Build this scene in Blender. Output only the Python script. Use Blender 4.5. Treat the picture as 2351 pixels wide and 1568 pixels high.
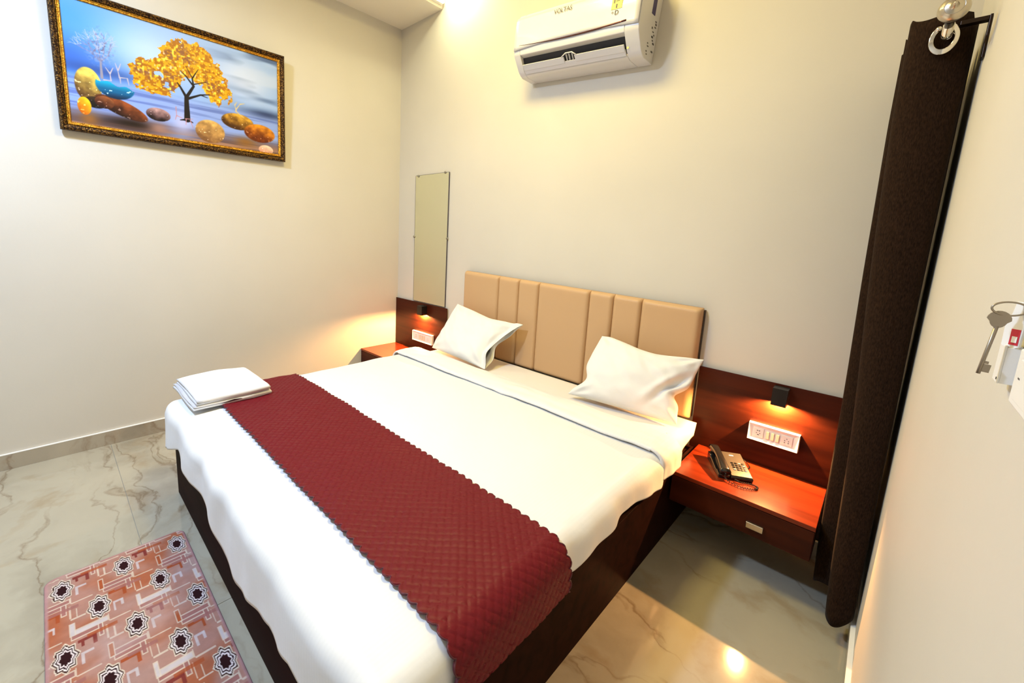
import bpy, bmesh, math, random
import numpy as np
from mathutils import Vector, Matrix, noise

for o in list(bpy.data.objects):
    bpy.data.objects.remove(o)
S = bpy.context.scene
COL = S.collection
R = math.radians

# ------------------------------------------------------------------ camera
W_PX = 2351.0
FPX = 963.6831
yaw, pitch, roll = -0.7798, -0.1632, 0.0427
F = Vector((math.sin(yaw) * math.cos(pitch), math.cos(yaw) * math.cos(pitch), math.sin(pitch)))
RT = F.cross(Vector((0, 0, 1))).normalized()
UP = RT.cross(F)
RT, UP = RT * math.cos(roll) + UP * math.sin(roll), -RT * math.sin(roll) + UP * math.cos(roll)
cam_d = bpy.data.cameras.new('camera')
cam = bpy.data.objects.new('camera', cam_d)
COL.objects.link(cam)
M = Matrix((RT, UP, -F)).transposed().to_4x4()
M.translation = Vector((3.2607, -2.3522, 1.3881))
cam.matrix_world = M
cam_d.sensor_width = 36.0
cam_d.lens = FPX / W_PX * 36.0
cam_d.shift_x = 103.178 / W_PX
cam_d.shift_y = -89.3022 / W_PX
cam_d.clip_start = 0.01
S.camera = cam

# ------------------------------------------------------------------ world, lights, exposure
wd = bpy.data.worlds.new('world'); S.world = wd; wd.use_nodes = True
wd.node_tree.nodes['Background'].inputs[0].default_value = (0.9, 0.9, 1.0, 1)
wd.node_tree.nodes['Background'].inputs[1].default_value = 0.3
S.view_settings.view_transform = 'Standard'
S.view_settings.look = 'None'
S.view_settings.gamma = 1.0
S.view_settings.use_curve_mapping = False
S.view_settings.exposure = 0.14

RW = 3.365       # right wall
ZC = 3.10        # ceiling border height
YF = -4.6        # wall behind the camera


def area(name, loc, direction, sx, sy, power, color, shape='RECTANGLE', spread=180):
    l = bpy.data.lights.new(name, 'AREA'); l.shape = shape
    l.size = sx; l.size_y = sy; l.energy = power; l.color = color; l.spread = R(spread)
    o = bpy.data.objects.new(name, l); COL.objects.link(o)
    o.location = loc
    o.rotation_euler = Vector(direction).to_track_quat('-Z', 'Y').to_euler()
    return o


WARM = (1.0, 0.78, 0.25)
COOL = (0.50, 0.68, 1.0)
# white ceiling light over the foot of the bed (outside the frame, above left)
area('ceiling_panel_light', (1.25, -2.75, 3.08), (0, 0, -1), 0.26, 0.26, 84, COOL, 'DISK')
# warm lamp in the ceiling recess above the bed
area('recess_light', (1.75, -1.15, 3.27), (0, 0, -1), 0.5, 0.5, 46, WARM)
# warm strip in the recess beside the left border, and the lamp at its end by the headboard wall
area('cove_strip_light', (0.60, -1.9, 3.17), (0.75, 0, 0.25), 3.6, 0.03, 2, (1.0, 0.8, 0.45))
area('cove_corner_light', (0.72, -0.20, 3.22), (0.35, 0.1, -1), 0.12, 0.12, 4.5, (0.95, 0.95, 0.62), 'DISK')

# ------------------------------------------------------------------ materials
def mat(name, color=(0.8, 0.8, 0.8), rough=0.5, metal=0.0, coat=0.0, spec=0.5, emit=None, estr=0, sheen=0, trans=0, coat_rough=0.05):
    m = bpy.data.materials.new(name); m.use_nodes = True
    b = m.node_tree.nodes['Principled BSDF']
    b.inputs['Base Color'].default_value = (*color, 1)
    b.inputs['Roughness'].default_value = rough
    b.inputs['Metallic'].default_value = metal
    b.inputs['Coat Weight'].default_value = coat
    b.inputs['Coat Roughness'].default_value = coat_rough
    b.inputs['Specular IOR Level'].default_value = spec
    b.inputs['Sheen Weight'].default_value = sheen
    if emit:
        b.inputs['Emission Color'].default_value = (*emit, 1)
        b.inputs['Emission Strength'].default_value = estr
    return m


def N(m, t, **kw):
    n = m.node_tree.nodes.new(t)
    for k, v in kw.items():
        if k in n.inputs:
            n.inputs[k].default_value = v
        else:
            setattr(n, k, v)
    return n


def L(m, a, b): m.node_tree.links.new(a, b)


def ramp(m, fac, stops):
    r = N(m, 'ShaderNodeValToRGB')
    e = r.color_ramp.elements
    while len(e) < len(stops): e.new(0.5)
    for i, (p, c) in enumerate(stops):
        e[i].position = p; e[i].color = (*c, 1) if len(c) == 3 else c
    L(m, fac, r.inputs[0]); return r


def bsdf(m): return m.node_tree.nodes['Principled BSDF']


def coords(m, kind='Object', scale=(1, 1, 1), rot=(0, 0, 0), loc=(0, 0, 0)):
    mp = N(m, 'ShaderNodeMapping'); mp.inputs['Scale'].default_value = scale
    mp.inputs['Rotation'].default_value = rot; mp.inputs['Location'].default_value = loc
    if kind == 'Position':
        g = N(m, 'ShaderNodeNewGeometry'); L(m, g.outputs['Position'], mp.inputs[0])
    else:
        g = N(m, 'ShaderNodeTexCoord'); L(m, g.outputs[kind], mp.inputs[0])
    return mp.outputs[0]


def bump(m, height, strength=0.3, dist=0.01):
    b = N(m, 'ShaderNodeBump'); b.inputs['Strength'].default_value = strength
    b.inputs['Distance'].default_value = dist
    L(m, height, b.inputs['Height']); L(m, b.outputs[0], bsdf(m).inputs['Normal']); return b


def noise_bump(m, scale, strength, dist=0.005, kind='Object', sc=(1, 1, 1)):
    n = N(m, 'ShaderNodeTexNoise'); n.inputs['Scale'].default_value = scale; n.inputs['Detail'].default_value = 4
    L(m, coords(m, kind, sc), n.inputs['Vector']); bump(m, n.outputs['Fac'], strength, dist)


def paint_mat(name, c):
    m = mat(name, c, 0.6, spec=0.25)
    n = N(m, 'ShaderNodeTexNoise'); n.inputs['Scale'].default_value = 1.3; n.inputs['Detail'].default_value = 3
    L(m, coords(m, 'Position'), n.inputs['Vector'])
    r = ramp(m, n.outputs['Fac'], [(0.3, tuple(x * 0.95 for x in c)), (0.7, tuple(min(1, x * 1.02) for x in c))])
    L(m, r.outputs[0], bsdf(m).inputs['Base Color'])
    n2 = N(m, 'ShaderNodeTexNoise'); n2.inputs['Scale'].default_value = 60
    L(m, coords(m, 'Position'), n2.inputs['Vector']); bump(m, n2.outputs['Fac'], 0.06, 0.004)
    return m


M_WALL = paint_mat('wall_paint', (0.62, 0.58, 0.505))
M_CEIL = paint_mat('ceiling_paint', (0.84, 0.79, 0.69))


def wood_mat(name, dark, mid, axis='x', rough=0.32, coat=0.4, bandscale=1.0, spec=0.12):
    m = mat(name, mid, rough, coat=coat, coat_rough=0.18, spec=spec)
    sc = {'x': (1.2, 22, 22), 'y': (22, 1.2, 22), 'z': (22, 22, 1.2)}[axis]
    v = coords(m, 'Position', sc)
    n = N(m, 'ShaderNodeTexNoise'); n.inputs['Scale'].default_value = bandscale; n.inputs['Detail'].default_value = 6
    n.inputs['Distortion'].default_value = 0.6
    L(m, v, n.inputs['Vector'])
    r = ramp(m, n.outputs['Fac'], [(0.3, dark), (0.52, mid), (0.75, tuple(x * 1.25 for x in mid))])
    L(m, r.outputs[0], bsdf(m).inputs['Base Color'])
    bump(m, n.outputs['Fac'], 0.04, 0.002)
    return m


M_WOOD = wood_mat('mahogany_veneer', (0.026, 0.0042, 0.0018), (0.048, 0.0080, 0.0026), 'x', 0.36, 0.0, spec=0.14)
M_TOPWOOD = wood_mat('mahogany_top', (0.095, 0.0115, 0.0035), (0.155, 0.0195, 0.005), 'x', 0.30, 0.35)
M_BEDWOOD = wood_mat('bed_base_veneer', (0.009, 0.0030, 0.002), (0.017, 0.0050, 0.0033), 'x', 0.6, 0.0, spec=0.03)


def marble(name, base, grey, vein, strength=1.0, rough=0.09):
    m = mat(name, base, rough, spec=0.45, coat=0.12, coat_rough=0.03)
    p = coords(m, 'Position')
    warp = N(m, 'ShaderNodeTexNoise'); warp.inputs['Scale'].default_value = 2.2; warp.inputs['Detail'].default_value = 6
    L(m, p, warp.inputs['Vector'])
    mul = N(m, 'ShaderNodeVectorMath', operation='MULTIPLY_ADD')
    mul.inputs[1].default_value = (0.55, 0.55, 0.55); L(m, warp.outputs['Color'], mul.inputs[0]); L(m, p, mul.inputs[2])
    # clouds
    cl = N(m, 'ShaderNodeTexNoise'); cl.inputs['Scale'].default_value = 2.6; cl.inputs['Detail'].default_value = 8
    L(m, mul.outputs[0], cl.inputs['Vector'])
    rc = ramp(m, cl.outputs['Fac'], [(0.32, grey), (0.5, base), (0.72, tuple(min(1, x * 1.08) for x in base))])
    # stains
    st = N(m, 'ShaderNodeTexNoise'); st.inputs['Scale'].default_value = 4.5; st.inputs['Detail'].default_value = 5
    mp = N(m, 'ShaderNodeMapping'); mp.inputs['Location'].default_value = (4.2, 1.7, 0.3)
    L(m, mul.outputs[0], mp.inputs[0]); L(m, mp.outputs[0], st.inputs['Vector'])
    rs = ramp(m, st.outputs['Fac'], [(0.56, (0, 0, 0)), (0.70, (1, 1, 1))])
    mx0 = N(m, 'ShaderNodeMix', data_type='RGBA')
    sm = N(m, 'ShaderNodeMath', operation='MULTIPLY'); sm.inputs[1].default_value = 0.45 * strength
    L(m, rs.outputs[0], sm.inputs[0]); L(m, sm.outputs[0], mx0.inputs[0])
    L(m, rc.outputs[0], mx0.inputs[6]); mx0.inputs[7].default_value = (vein[0] * 1.9, vein[1] * 2.2, vein[2] * 2.2, 1)
    # veins: a wave, strongly warped, thin ridge
    vn = N(m, 'ShaderNodeTexNoise'); vn.inputs['Scale'].default_value = 1.25; vn.inputs['Detail'].default_value = 5
    vn.inputs['Roughness'].default_value = 0.45
    mp2 = N(m, 'ShaderNodeMapping'); mp2.inputs['Location'].default_value = (1.3, 0.4, 2.0)
    mp2.inputs['Rotation'].default_value = (0, 0, R(-8)); mp2.inputs['Scale'].default_value = (0.7, 3.2, 1)
    L(m, mul.outputs[0], mp2.inputs[0]); L(m, mp2.outputs[0], vn.inputs['Vector'])
    sub = N(m, 'ShaderNodeMath', operation='SUBTRACT'); sub.inputs[1].default_value = 0.5
    L(m, vn.outputs['Fac'], sub.inputs[0])
    ab = N(m, 'ShaderNodeMath', operation='ABSOLUTE'); L(m, sub.outputs[0], ab.inputs[0])
    rv = ramp(m, ab.outputs[0], [(0.0, (1, 1, 1)), (0.005, (0.6, 0.6, 0.6)), (0.018, (0, 0, 0))])
    gate = ramp(m, cl.outputs['Fac'], [(0.44, (1, 1, 1)), (0.62, (0.10, 0.10, 0.10))])
    gm = N(m, 'ShaderNodeMath', operation='MULTIPLY'); L(m, rv.outputs[0], gm.inputs[0]); L(m, gate.outputs[0], gm.inputs[1])
    gm2 = N(m, 'ShaderNodeMath', operation='MULTIPLY'); gm2.inputs[1].default_value = 0.62 * strength; L(m, gm.outputs[0], gm2.inputs[0])
    mx = N(m, 'ShaderNodeMix', data_type='RGBA'); L(m, gm2.outputs[0], mx.inputs[0])
    L(m, mx0.outputs[2], mx.inputs[6]); mx.inputs[7].default_value = (*vein, 1)
    L(m, mx.outputs[2], bsdf(m).inputs['Base Color'])
    return m


M_FLOOR = marble('cream_marble', (0.385, 0.35, 0.265), (0.28, 0.25, 0.185), (0.14, 0.08, 0.035))
M_SKIRT = marble('skirting_marble', (0.40, 0.35, 0.27), (0.28, 0.24, 0.18), (0.16, 0.08, 0.035), 1.0, 0.2)
M_GROUT = mat('grout', (0.35, 0.32, 0.26), 0.8)
M_CAULK = mat('white_caulk', (0.85, 0.83, 0.78), 0.6)


def cloth(name, color, rough=0.8, bs=900, bstr=0.15, stripe=0):
    m = mat(name, color, rough, spec=0.2, sheen=0.15)
    n = N(m, 'ShaderNodeTexNoise'); n.inputs['Scale'].default_value = 9; n.inputs['Detail'].default_value = 4
    L(m, coords(m), n.inputs['Vector'])
    h = n.outputs['Fac']
    if stripe:
        w = N(m, 'ShaderNodeTexWave', wave_type='BANDS', bands_direction='X'); w.inputs['Scale'].default_value = stripe
        w.inputs['Distortion'].default_value = 0.0
        L(m, coords(m), w.inputs['Vector'])
        r = ramp(m, w.outputs['Fac'], [(0.45, tuple(c * 0.985 for c in color)), (0.55, color)])
        L(m, r.outputs[0], bsdf(m).inputs['Base Color'])
    bump(m, h, bstr, 0.02)
    return m


M_DUVET = cloth('white_satin_stripe_cotton', (0.74, 0.74, 0.735), 0.6, stripe=26)
M_SHEET = cloth('white_cotton_sheet', (0.72, 0.69, 0.66), 0.75)
M_PILLOW = cloth('white_pillow_cotton', (0.76, 0.755, 0.735), 0.75)
M_TOWEL = cloth('towel_cotton', (0.72, 0.71, 0.72), 0.95)
noise_t = N(M_TOWEL, 'ShaderNodeTexNoise')
M_MATT = cloth('mattress_ticking', (0.75, 0.70, 0.65), 0.8)
M_RUNNER = mat('maroon_quilted_satin', (0.130, 0.0065, 0.0115), 0.45, spec=0.16)
M_RUNEDGE = mat('maroon_bound_edge', (0.075, 0.008, 0.018), 0.6)


def leather():
    m = mat('tan_leatherette', (0.53, 0.335, 0.175), 0.45, spec=0.3)
    n = N(m, 'ShaderNodeTexVoronoi'); n.inputs['Scale'].default_value = 420
    L(m, coords(m), n.inputs['Vector']); bump(m, n.outputs['Distance'], 0.08, 0.001)
    return m


M_LEATHER = leather()
M_DARK = mat('dark_board', (0.03, 0.015, 0.01), 0.5)


def curtain_mat():
    m = mat('brown_curtain_weave', (0.05, 0.026, 0.016), 0.9, spec=0.06, sheen=0.02)
    n = N(m, 'ShaderNodeTexNoise'); n.inputs['Scale'].default_value = 1.0; n.inputs['Detail'].default_value = 5
    L(m, coords(m, 'Object', (420, 420, 90)), n.inputs['Vector'])
    r = ramp(m, n.outputs['Fac'], [(0.3, (0.010, 0.0048, 0.0026)), (0.7, (0.030, 0.0150, 0.0075))])
    L(m, r.outputs[0], bsdf(m).inputs['Base Color'])
    bump(m, n.outputs['Fac'], 0.3, 0.002)
    return m


M_CURT = curtain_mat()
M_CHROME = mat('chrome', (0.75, 0.72, 0.66), 0.08, 1.0)
M_STEEL = mat('brushed_nickel', (0.55, 0.50, 0.42), 0.3, 1.0)
M_KEY = mat('worn_nickel', (0.33, 0.28, 0.22), 0.38, 0.9)
M_BLACKM = mat('black_metal', (0.012, 0.010, 0.009), 0.4, 0.4)
M_BRKT = mat('dark_bronze', (0.03, 0.018, 0.012), 0.3, 0.8)
M_BLACKP = mat('black_gloss_plastic', (0.008, 0.008, 0.009), 0.16)
M_GREYP = mat('silver_grey_plastic', (0.05, 0.044, 0.04), 0.35, 0.3)
M_KEYCAP = mat('grey_keycap', (0.34, 0.31, 0.29), 0.5)
M_WHITEP = mat('white_plastic', (0.86, 0.84, 0.81), 0.3)
M_ACP = mat('white_glossy_plastic', (0.64, 0.635, 0.655), 0.25, coat=0.2)
M_SWITCH = mat('switch_rocker', (0.62, 0.52, 0.46), 0.4)
M_GLASS = mat('mirror_silver', (0.80, 0.83, 0.70), 0.03, 1.0)
M_GEDGE = mat('mirror_edge', (0.08, 0.07, 0.09), 0.3)
M_SCREW = mat('mirror_stud', (0.30, 0.28, 0.24), 0.35, 0.9)
M_SLOT = mat('dark_slot', (0.012, 0.010, 0.012), 0.5)
M_YEL = mat('yellow_print', (0.80, 0.70, 0.13), 0.5)
M_NAVY = mat('navy_print', (0.03, 0.02, 0.12), 0.5)
M_RED = mat('red_print', (0.55, 0.02, 0.04), 0.4)
M_PRINT = mat('grey_print', (0.06, 0.05, 0.05), 0.5)
M_BROWNTRIM = mat('bronze_trim', (0.10, 0.035, 0.03), 0.15, 0.6)
M_LED = mat('warm_led', (1, 0.8, 0.5), 0.5, emit=(1.0, 0.66, 0.30), estr=60)
M_COVE = mat('cove_led', (1, 0.9, 0.6), 0.5, emit=(1.0, 0.86, 0.50), estr=14)
M_PANEL = mat('panel_diffuser', (1, 1, 1), 0.5, emit=(0.86, 0.93, 1.0), estr=25)


def gilt(name, a, b, rough, scale):
    m = mat(name, b, rough, 0.85)
    n = N(m, 'ShaderNodeTexNoise'); n.inputs['Scale'].default_value = scale; n.inputs['Detail'].default_value = 6
    L(m, coords(m), n.inputs['Vector'])
    r = ramp(m, n.outputs['Fac'], [(0.46, a), (0.64, b)])
    L(m, r.outputs[0], bsdf(m).inputs['Base Color']); bump(m, n.outputs['Fac'], 0.9, 0.006)
    return m


M_FRAME = gilt('dark_carved_bronze', (0.018, 0.008, 0.004), (0.19, 0.095, 0.02), 0.3, 130)
M_GOLD = gilt('gilt_inner_edge', (0.40, 0.18, 0.015), (0.90, 0.48, 0.05), 0.25, 160)


def attr_mat(name, rough, spec=0.3):
    m = mat(name, (1, 1, 1), rough, spec=spec)
    a = N(m, 'ShaderNodeVertexColor'); a.layer_name = 'print'
    L(m, a.outputs['Color'], bsdf(m).inputs['Base Color']); return m


M_CANVAS = attr_mat('printed_canvas', 0.35)
M_RUG = attr_mat('printed_rug', 0.9, 0.1)
nr = N(M_RUG, 'ShaderNodeTexNoise'); nr.inputs['Scale'].default_value = 500
L(M_RUG, coords(M_RUG), nr.inputs['Vector']); bump(M_RUG, nr.outputs['Fac'], 0.3, 0.002)

# ------------------------------------------------------------------ helpers
def obj(name, bm, m, parent=None, smooth=False, bevel=0, seg=2, angle=40):
    me = bpy.data.meshes.new(name)
    if isinstance(bm, bmesh.types.BMesh):
        bmesh.ops.recalc_face_normals(bm, faces=bm.faces)
        bm.to_mesh(me); bm.free()
    else:
        me.from_pydata(*bm); me.update()
    if m: me.materials.append(m)
    o = bpy.data.objects.new(name, me); COL.objects.link(o)
    if parent: o.parent = parent
    if smooth:
        me.polygons.foreach_set('use_smooth', [True] * len(me.polygons))
    if bevel:
        b = o.modifiers.new('bevel', 'BEVEL'); b.width = bevel; b.segments = seg; b.limit_method = 'ANGLE'; b.angle_limit = R(angle)
        if smooth:
            w = o.modifiers.new('wn', 'WEIGHTED_NORMAL')
    return o


def thing(name, label, cat, loc=(0, 0, 0), rot=(0, 0, 0), group=None):
    o = bpy.data.objects.new(name, None); COL.objects.link(o)
    o.empty_display_size = 0.05
    o.location = loc; o.rotation_euler = rot
    o['label'] = label; o['category'] = cat
    if group: o['group'] = group
    return o


def tag(o, label, cat, group=None):
    o['label'] = label; o['category'] = cat
    if group: o['group'] = group
    return o


def struct(o): o['kind'] = 'structure'; return o


def box(bm, x0, x1, y0, y1, z0, z1):
    vs = [bm.verts.new((x, y, z)) for x in (x0, x1) for y in (y0, y1) for z in (z0, z1)]
    for f in ((0, 1, 3, 2), (4, 6, 7, 5), (0, 4, 5, 1), (2, 3, 7, 6), (0, 2, 6, 4), (1, 5, 7, 3)):
        bm.faces.new([vs[i] for i in f])
    return bm


def B(*a):
    bm = bmesh.new(); return box(bm, *a)


def prism(pts, axis, a, b, bm=None):
    """closed polygon pts (2d) extruded along axis from a to b"""
    bm = bm or bmesh.new()
    def P(p, t):
        if axis == 'x': return (t, p[0], p[1])
        if axis == 'y': return (p[0], t, p[1])
        return (p[0], p[1], t)
    v0 = [bm.verts.new(P(p, a)) for p in pts]; v1 = [bm.verts.new(P(p, b)) for p in pts]
    n = len(pts)
    for i in range(n):
        bm.faces.new((v0[i], v0[(i + 1) % n], v1[(i + 1) % n], v1[i]))
    bm.faces.new(v0); bm.faces.new(v1[::-1])
    return bm


def tube(pts, r, n=10, closed=False, bm=None):
    bm = bm or bmesh.new(); pts = [Vector(p) for p in pts]; rings = []
    up = None; N_ = len(pts)
    for i, p in enumerate(pts):
        if closed: t = (pts[(i + 1) % N_] - pts[i - 1]).normalized()
        else: t = (pts[min(i + 1, N_ - 1)] - pts[max(i - 1, 0)]).normalized()
        if up is None:
            up = Vector((0, 0, 1)) if abs(t.z) < 0.9 else Vector((1, 0, 0))
        a = t.cross(up).normalized(); up = a.cross(t).normalized()
        rr = r[i] if hasattr(r, '__len__') else r
        rings.append([bm.verts.new(p + (a * math.cos(2 * math.pi * k / n) + up * math.sin(2 * math.pi * k / n)) * rr) for k in range(n)])
    m = len(rings)
    for i in range(m if closed else m - 1):
        A_, B_ = rings[i], rings[(i + 1) % m]
        for k in range(n):
            bm.faces.new((A_[k], A_[(k + 1) % n], B_[(k + 1) % n], B_[k]))
    if not closed:
        bm.faces.new(rings[0][::-1]); bm.faces.new(rings[-1])
    return bm


def lathe(prof, n=32, axis='z', loc=(0, 0, 0), bm=None):
    bm = bm or bmesh.new(); rings = []
    for r, h in prof:
        ring = []
        for k in range(n):
            a = 2 * math.pi * k / n; c, s = r * math.cos(a), r * math.sin(a)
            v = {'z': (c, s, h), 'y': (c, h, s), 'x': (h, c, s)}[axis]
            ring.append(bm.verts.new(Vector(v) + Vector(loc)))
        rings.append(ring)
    for a, b in zip(rings, rings[1:]):
        for k in range(n):
            bm.faces.new((a[k], a[(k + 1) % n], b[(k + 1) % n], b[k]))
    bm.faces.new(rings[0][::-1]); bm.faces.new(rings[-1])
    return bm


def grid_mesh(P):
    """P array (n,m,3) -> verts, [], faces"""
    n, m = P.shape[:2]
    idx = np.arange(n * m).reshape(n, m)
    f = np.stack([idx[:-1, :-1], idx[1:, :-1], idx[1:, 1:], idx[:-1, 1:]], -1).reshape(-1, 4)
    return P.reshape(-1, 3).tolist(), [], f.tolist()


def catmull(pts, n=8):
    pts = [Vector(p) for p in pts]; out = []
    for i in range(len(pts) - 1):
        p0 = pts[max(i - 1, 0)]; p1 = pts[i]; p2 = pts[i + 1]; p3 = pts[min(i + 2, len(pts) - 1)]
        for k in range(n):
            t = k / n
            out.append(0.5 * ((2 * p1) + (p2 - p0) * t + (2 * p0 - 5 * p1 + 4 * p2 - p3) * t * t + (3 * p1 - p0 - 3 * p2 + p3) * t ** 3))
    out.append(pts[-1]); return out


def text_mesh(name, s, size, m, parent, loc, rot, extrude=0.0003):
    c = bpy.data.curves.new(name, 'FONT'); c.body = s; c.size = size; c.extrude = extrude
    c.align_x = 'CENTER'; c.align_y = 'CENTER'; c.resolution_u = 3
    t = bpy.data.objects.new(name + '_tmp', c); COL.objects.link(t)
    dg = bpy.context.evaluated_depsgraph_get()
    me = bpy.data.meshes.new_from_object(t.evaluated_get(dg))
    bpy.data.objects.remove(t); bpy.data.curves.remove(c)
    me.name = name; me.materials.clear(); me.materials.append(m)
    o = bpy.data.objects.new(name, me); COL.objects.link(o); o.parent = parent
    o.location = loc; o.rotation_euler = rot
    return o


def color_attr(me, cols):
    a = me.color_attributes.new('print', 'FLOAT_COLOR', 'POINT')
    c = np.ones((len(me.vertices), 4), np.float32)
    s = cols.reshape(-1, 3)
    c[:, :3] = np.where(s <= 0.04045, s / 12.92, ((s + 0.055) / 1.055) ** 2.4)
    a.data.foreach_set('color', c.ravel())


# ------------------------------------------------------------------ room shell
struct(obj('wall_back', B(-0.15, RW + 0.15, 0.0, 0.15, 0, 3.45), M_WALL))
struct(obj('wall_left', B(-0.15, 0, YF, 0.0, 0, 3.45), M_WALL))
struct(obj('wall_right', B(RW, RW + 0.15, YF, 0.0, 0, 3.45), M_WALL))
struct(obj('wall_front', B(-0.15, RW + 0.15, YF - 0.15, YF, 0, 3.45), M_WALL))
# raised ceiling with a lower border along the left wall
struct(obj('ceiling', B(-0.15, RW + 0.15, YF - 0.15, 0.15, 3.30, 3.45), M_CEIL))
struct(obj('trim_1', B(0.0, 0.53, YF, 0.0, ZC, 3.30), M_CEIL))
struct(obj('trim_2', B(2.95, RW, YF, -0.35, ZC + 0.02, 3.30), M_CEIL))
struct(obj('trim_3', B(0.53, 2.95, YF, YF + 0.5, ZC + 0.02, 3.30), M_CEIL))

# floor: marble slabs with fine recessed joints
floor = struct(obj('floor', B(-0.15, RW + 0.15, YF - 0.15, 0.15, -0.12, -0.004), M_GROUT))
xs = [0.0, 1.70, RW]
ys = [YF, -4.326, -2.163, 0.0]
for i in range(len(xs) - 1):
    for j in range(len(ys) - 1):
        g = 0.0009
        obj('tile', B(xs[i] + g, xs[i + 1] - g, ys[j] + g, ys[j + 1] - g, -0.018, 0.0), M_FLOOR, floor)

bs = struct(obj('baseboard_left', B(0.0, 0.012, YF, 0, 0, 0.086), M_SKIRT, bevel=0.001))
obj('edge_strip', B(0.0, 0.013, YF, 0, 0.0865, 0.0905), M_CAULK, bs)
bs = struct(obj('baseboard_back', B(0.012, RW - 0.012, -0.012, 0, 0, 0.086), M_SKIRT, bevel=0.001))
obj('edge_strip', B(0.012, RW - 0.012, -0.013, 0, 0.0865, 0.0905), M_CAULK, bs)
bs = struct(obj('baseboard_right', B(RW - 0.012, RW, YF, 0, 0, 0.086), M_SKIRT, bevel=0.001))
obj('edge_strip', B(RW - 0.013, RW, YF, 0, 0.0865, 0.0905), M_CAULK, bs)

# visible warm strip in the recess and the flat panel light
cs = thing('cove_light', 'warm glowing strip light in the ceiling recess beside the left border', 'light', (0.56, 0, 3.13))
obj('channel', B(-0.028, 0.0, YF + 0.5, -0.02, -0.01, 0.03), M_WHITEP, cs)
obj('diffuser', B(0.0, 0.012, YF + 0.5, -0.02, -0.005, 0.022), M_COVE, cs)
pl = thing('panel_light', 'round white ceiling light above the foot of the bed', 'light', (1.25, -2.75, 3.30))
obj('rim', lathe([(0.15, 0), (0.16, -0.01), (0.16, -0.03), (0.14, -0.035)], 40), M_WHITEP, pl, smooth=True, bevel=0.002)
obj('stem', lathe([(0.02, -0.036), (0.02, -0.10)], 16), M_WHITEP, pl)
obj('diffuser', lathe([(0.14, -0.101), (0.14, -0.112)], 40), M_PANEL, pl)

# ------------------------------------------------------------------ wooden bedside wall panels
PT = 0.02
o = obj('wall_panel', B(0.003, 0.722, -PT, -0.0135, 0.10, 0.762), M_WOOD, bevel=0.0015)
tag(o, 'dark mahogany wall panel behind the left bedside shelf, under the mirror', 'panel', 'bedside wall panels')
o = obj('wall_panel', B(2.655, 3.222, -PT, -0.0135, 0.10, 0.768), M_WOOD, bevel=0.0015)
tag(o, 'dark mahogany wall panel beside the curtain, behind the telephone', 'panel', 'bedside wall panels')

# ------------------------------------------------------------------ bedside tables (wall-hung drawers)
def bedside(x0, x1, zt, label):
    t = thing('bedside_table', label, 'table', ((x0 + x1) / 2, -0.021, zt - 0.145), group='bedside tables beside the bed')
    h = (x1 - x0) / 2; D = -0.378
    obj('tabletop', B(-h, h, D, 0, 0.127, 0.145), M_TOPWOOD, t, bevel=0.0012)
    b = bmesh.new()
    box(b, -h, -h + 0.018, D + 0.018, 0, 0.0, 0.1268); box(b, h - 0.018, h, D + 0.018, 0, 0.0, 0.1268)
    box(b, -h + 0.018, h - 0.018, D + 0.018, 0, 0.0, 0.016); box(b, -h + 0.018, h - 0.018, -0.016, 0, 0.016, 0.1268)
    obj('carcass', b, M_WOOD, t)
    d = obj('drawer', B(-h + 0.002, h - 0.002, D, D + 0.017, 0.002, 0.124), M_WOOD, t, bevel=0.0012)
    hb = bmesh.new()
    box(hb, -0.030 + 0.075, 0.030 + 0.075, D - 0.016, D - 0.0005, 0.038, 0.064)
    obj('handle', hb, M_STEEL, d, bevel=0.003, smooth=True)['label'] = 'small satin metal block handle'
    return t


bedside(2.70, 3.215, 0.355, 'mahogany wall-hung drawer right of the bed, with the telephone on it')
bedside(0.004, 0.66, 0.322, 'mahogany wall-hung drawer left of the bed, against the left wall')

# ------------------------------------------------------------------ bed base, mattress
bed = thing('platform_bed', 'dark brown wooden box bed standing on the marble floor', 'bed', (1.76, -1.02, 0))
def bl(x0, x1, y0, y1, z0, z1): return B(x0 - 1.76, x1 - 1.76, y0 + 1.02, y1 + 1.02, z0, z1)
obj('foot_panel', bl(0.832, 2.69, -1.966, -1.946, 0.0, 0.335), M_BEDWOOD, bed, bevel=0.0015)
obj('side_panel', bl(0.832, 0.852, -1.945, -0.03, 0.0, 0.335), M_BEDWOOD, bed, bevel=0.0015)
obj('side_panel', bl(2.67, 2.69, -1.945, -0.03, 0.0, 0.335), M_BEDWOOD, bed, bevel=0.0015)
obj('head_panel', bl(0.853, 2.669, -0.05, -0.03, 0.0, 0.335), M_BEDWOOD, bed)
obj('platform', bl(0.853, 2.669, -1.945, -0.051, 0.30, 0.318), M_BEDWOOD, bed)

mt = obj('mattress', B(0.872, 2.65, -1.93, -0.072, 0.320, 0.480), M_MATT, bevel=0.03, seg=4, smooth=True)
tag(mt, 'thick mattress on the dark bed base, mostly under the white bedding', 'mattress')


def drape(ex, ey, lx, ly, r, ztop, h, flare=0.03):
    pass


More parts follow.
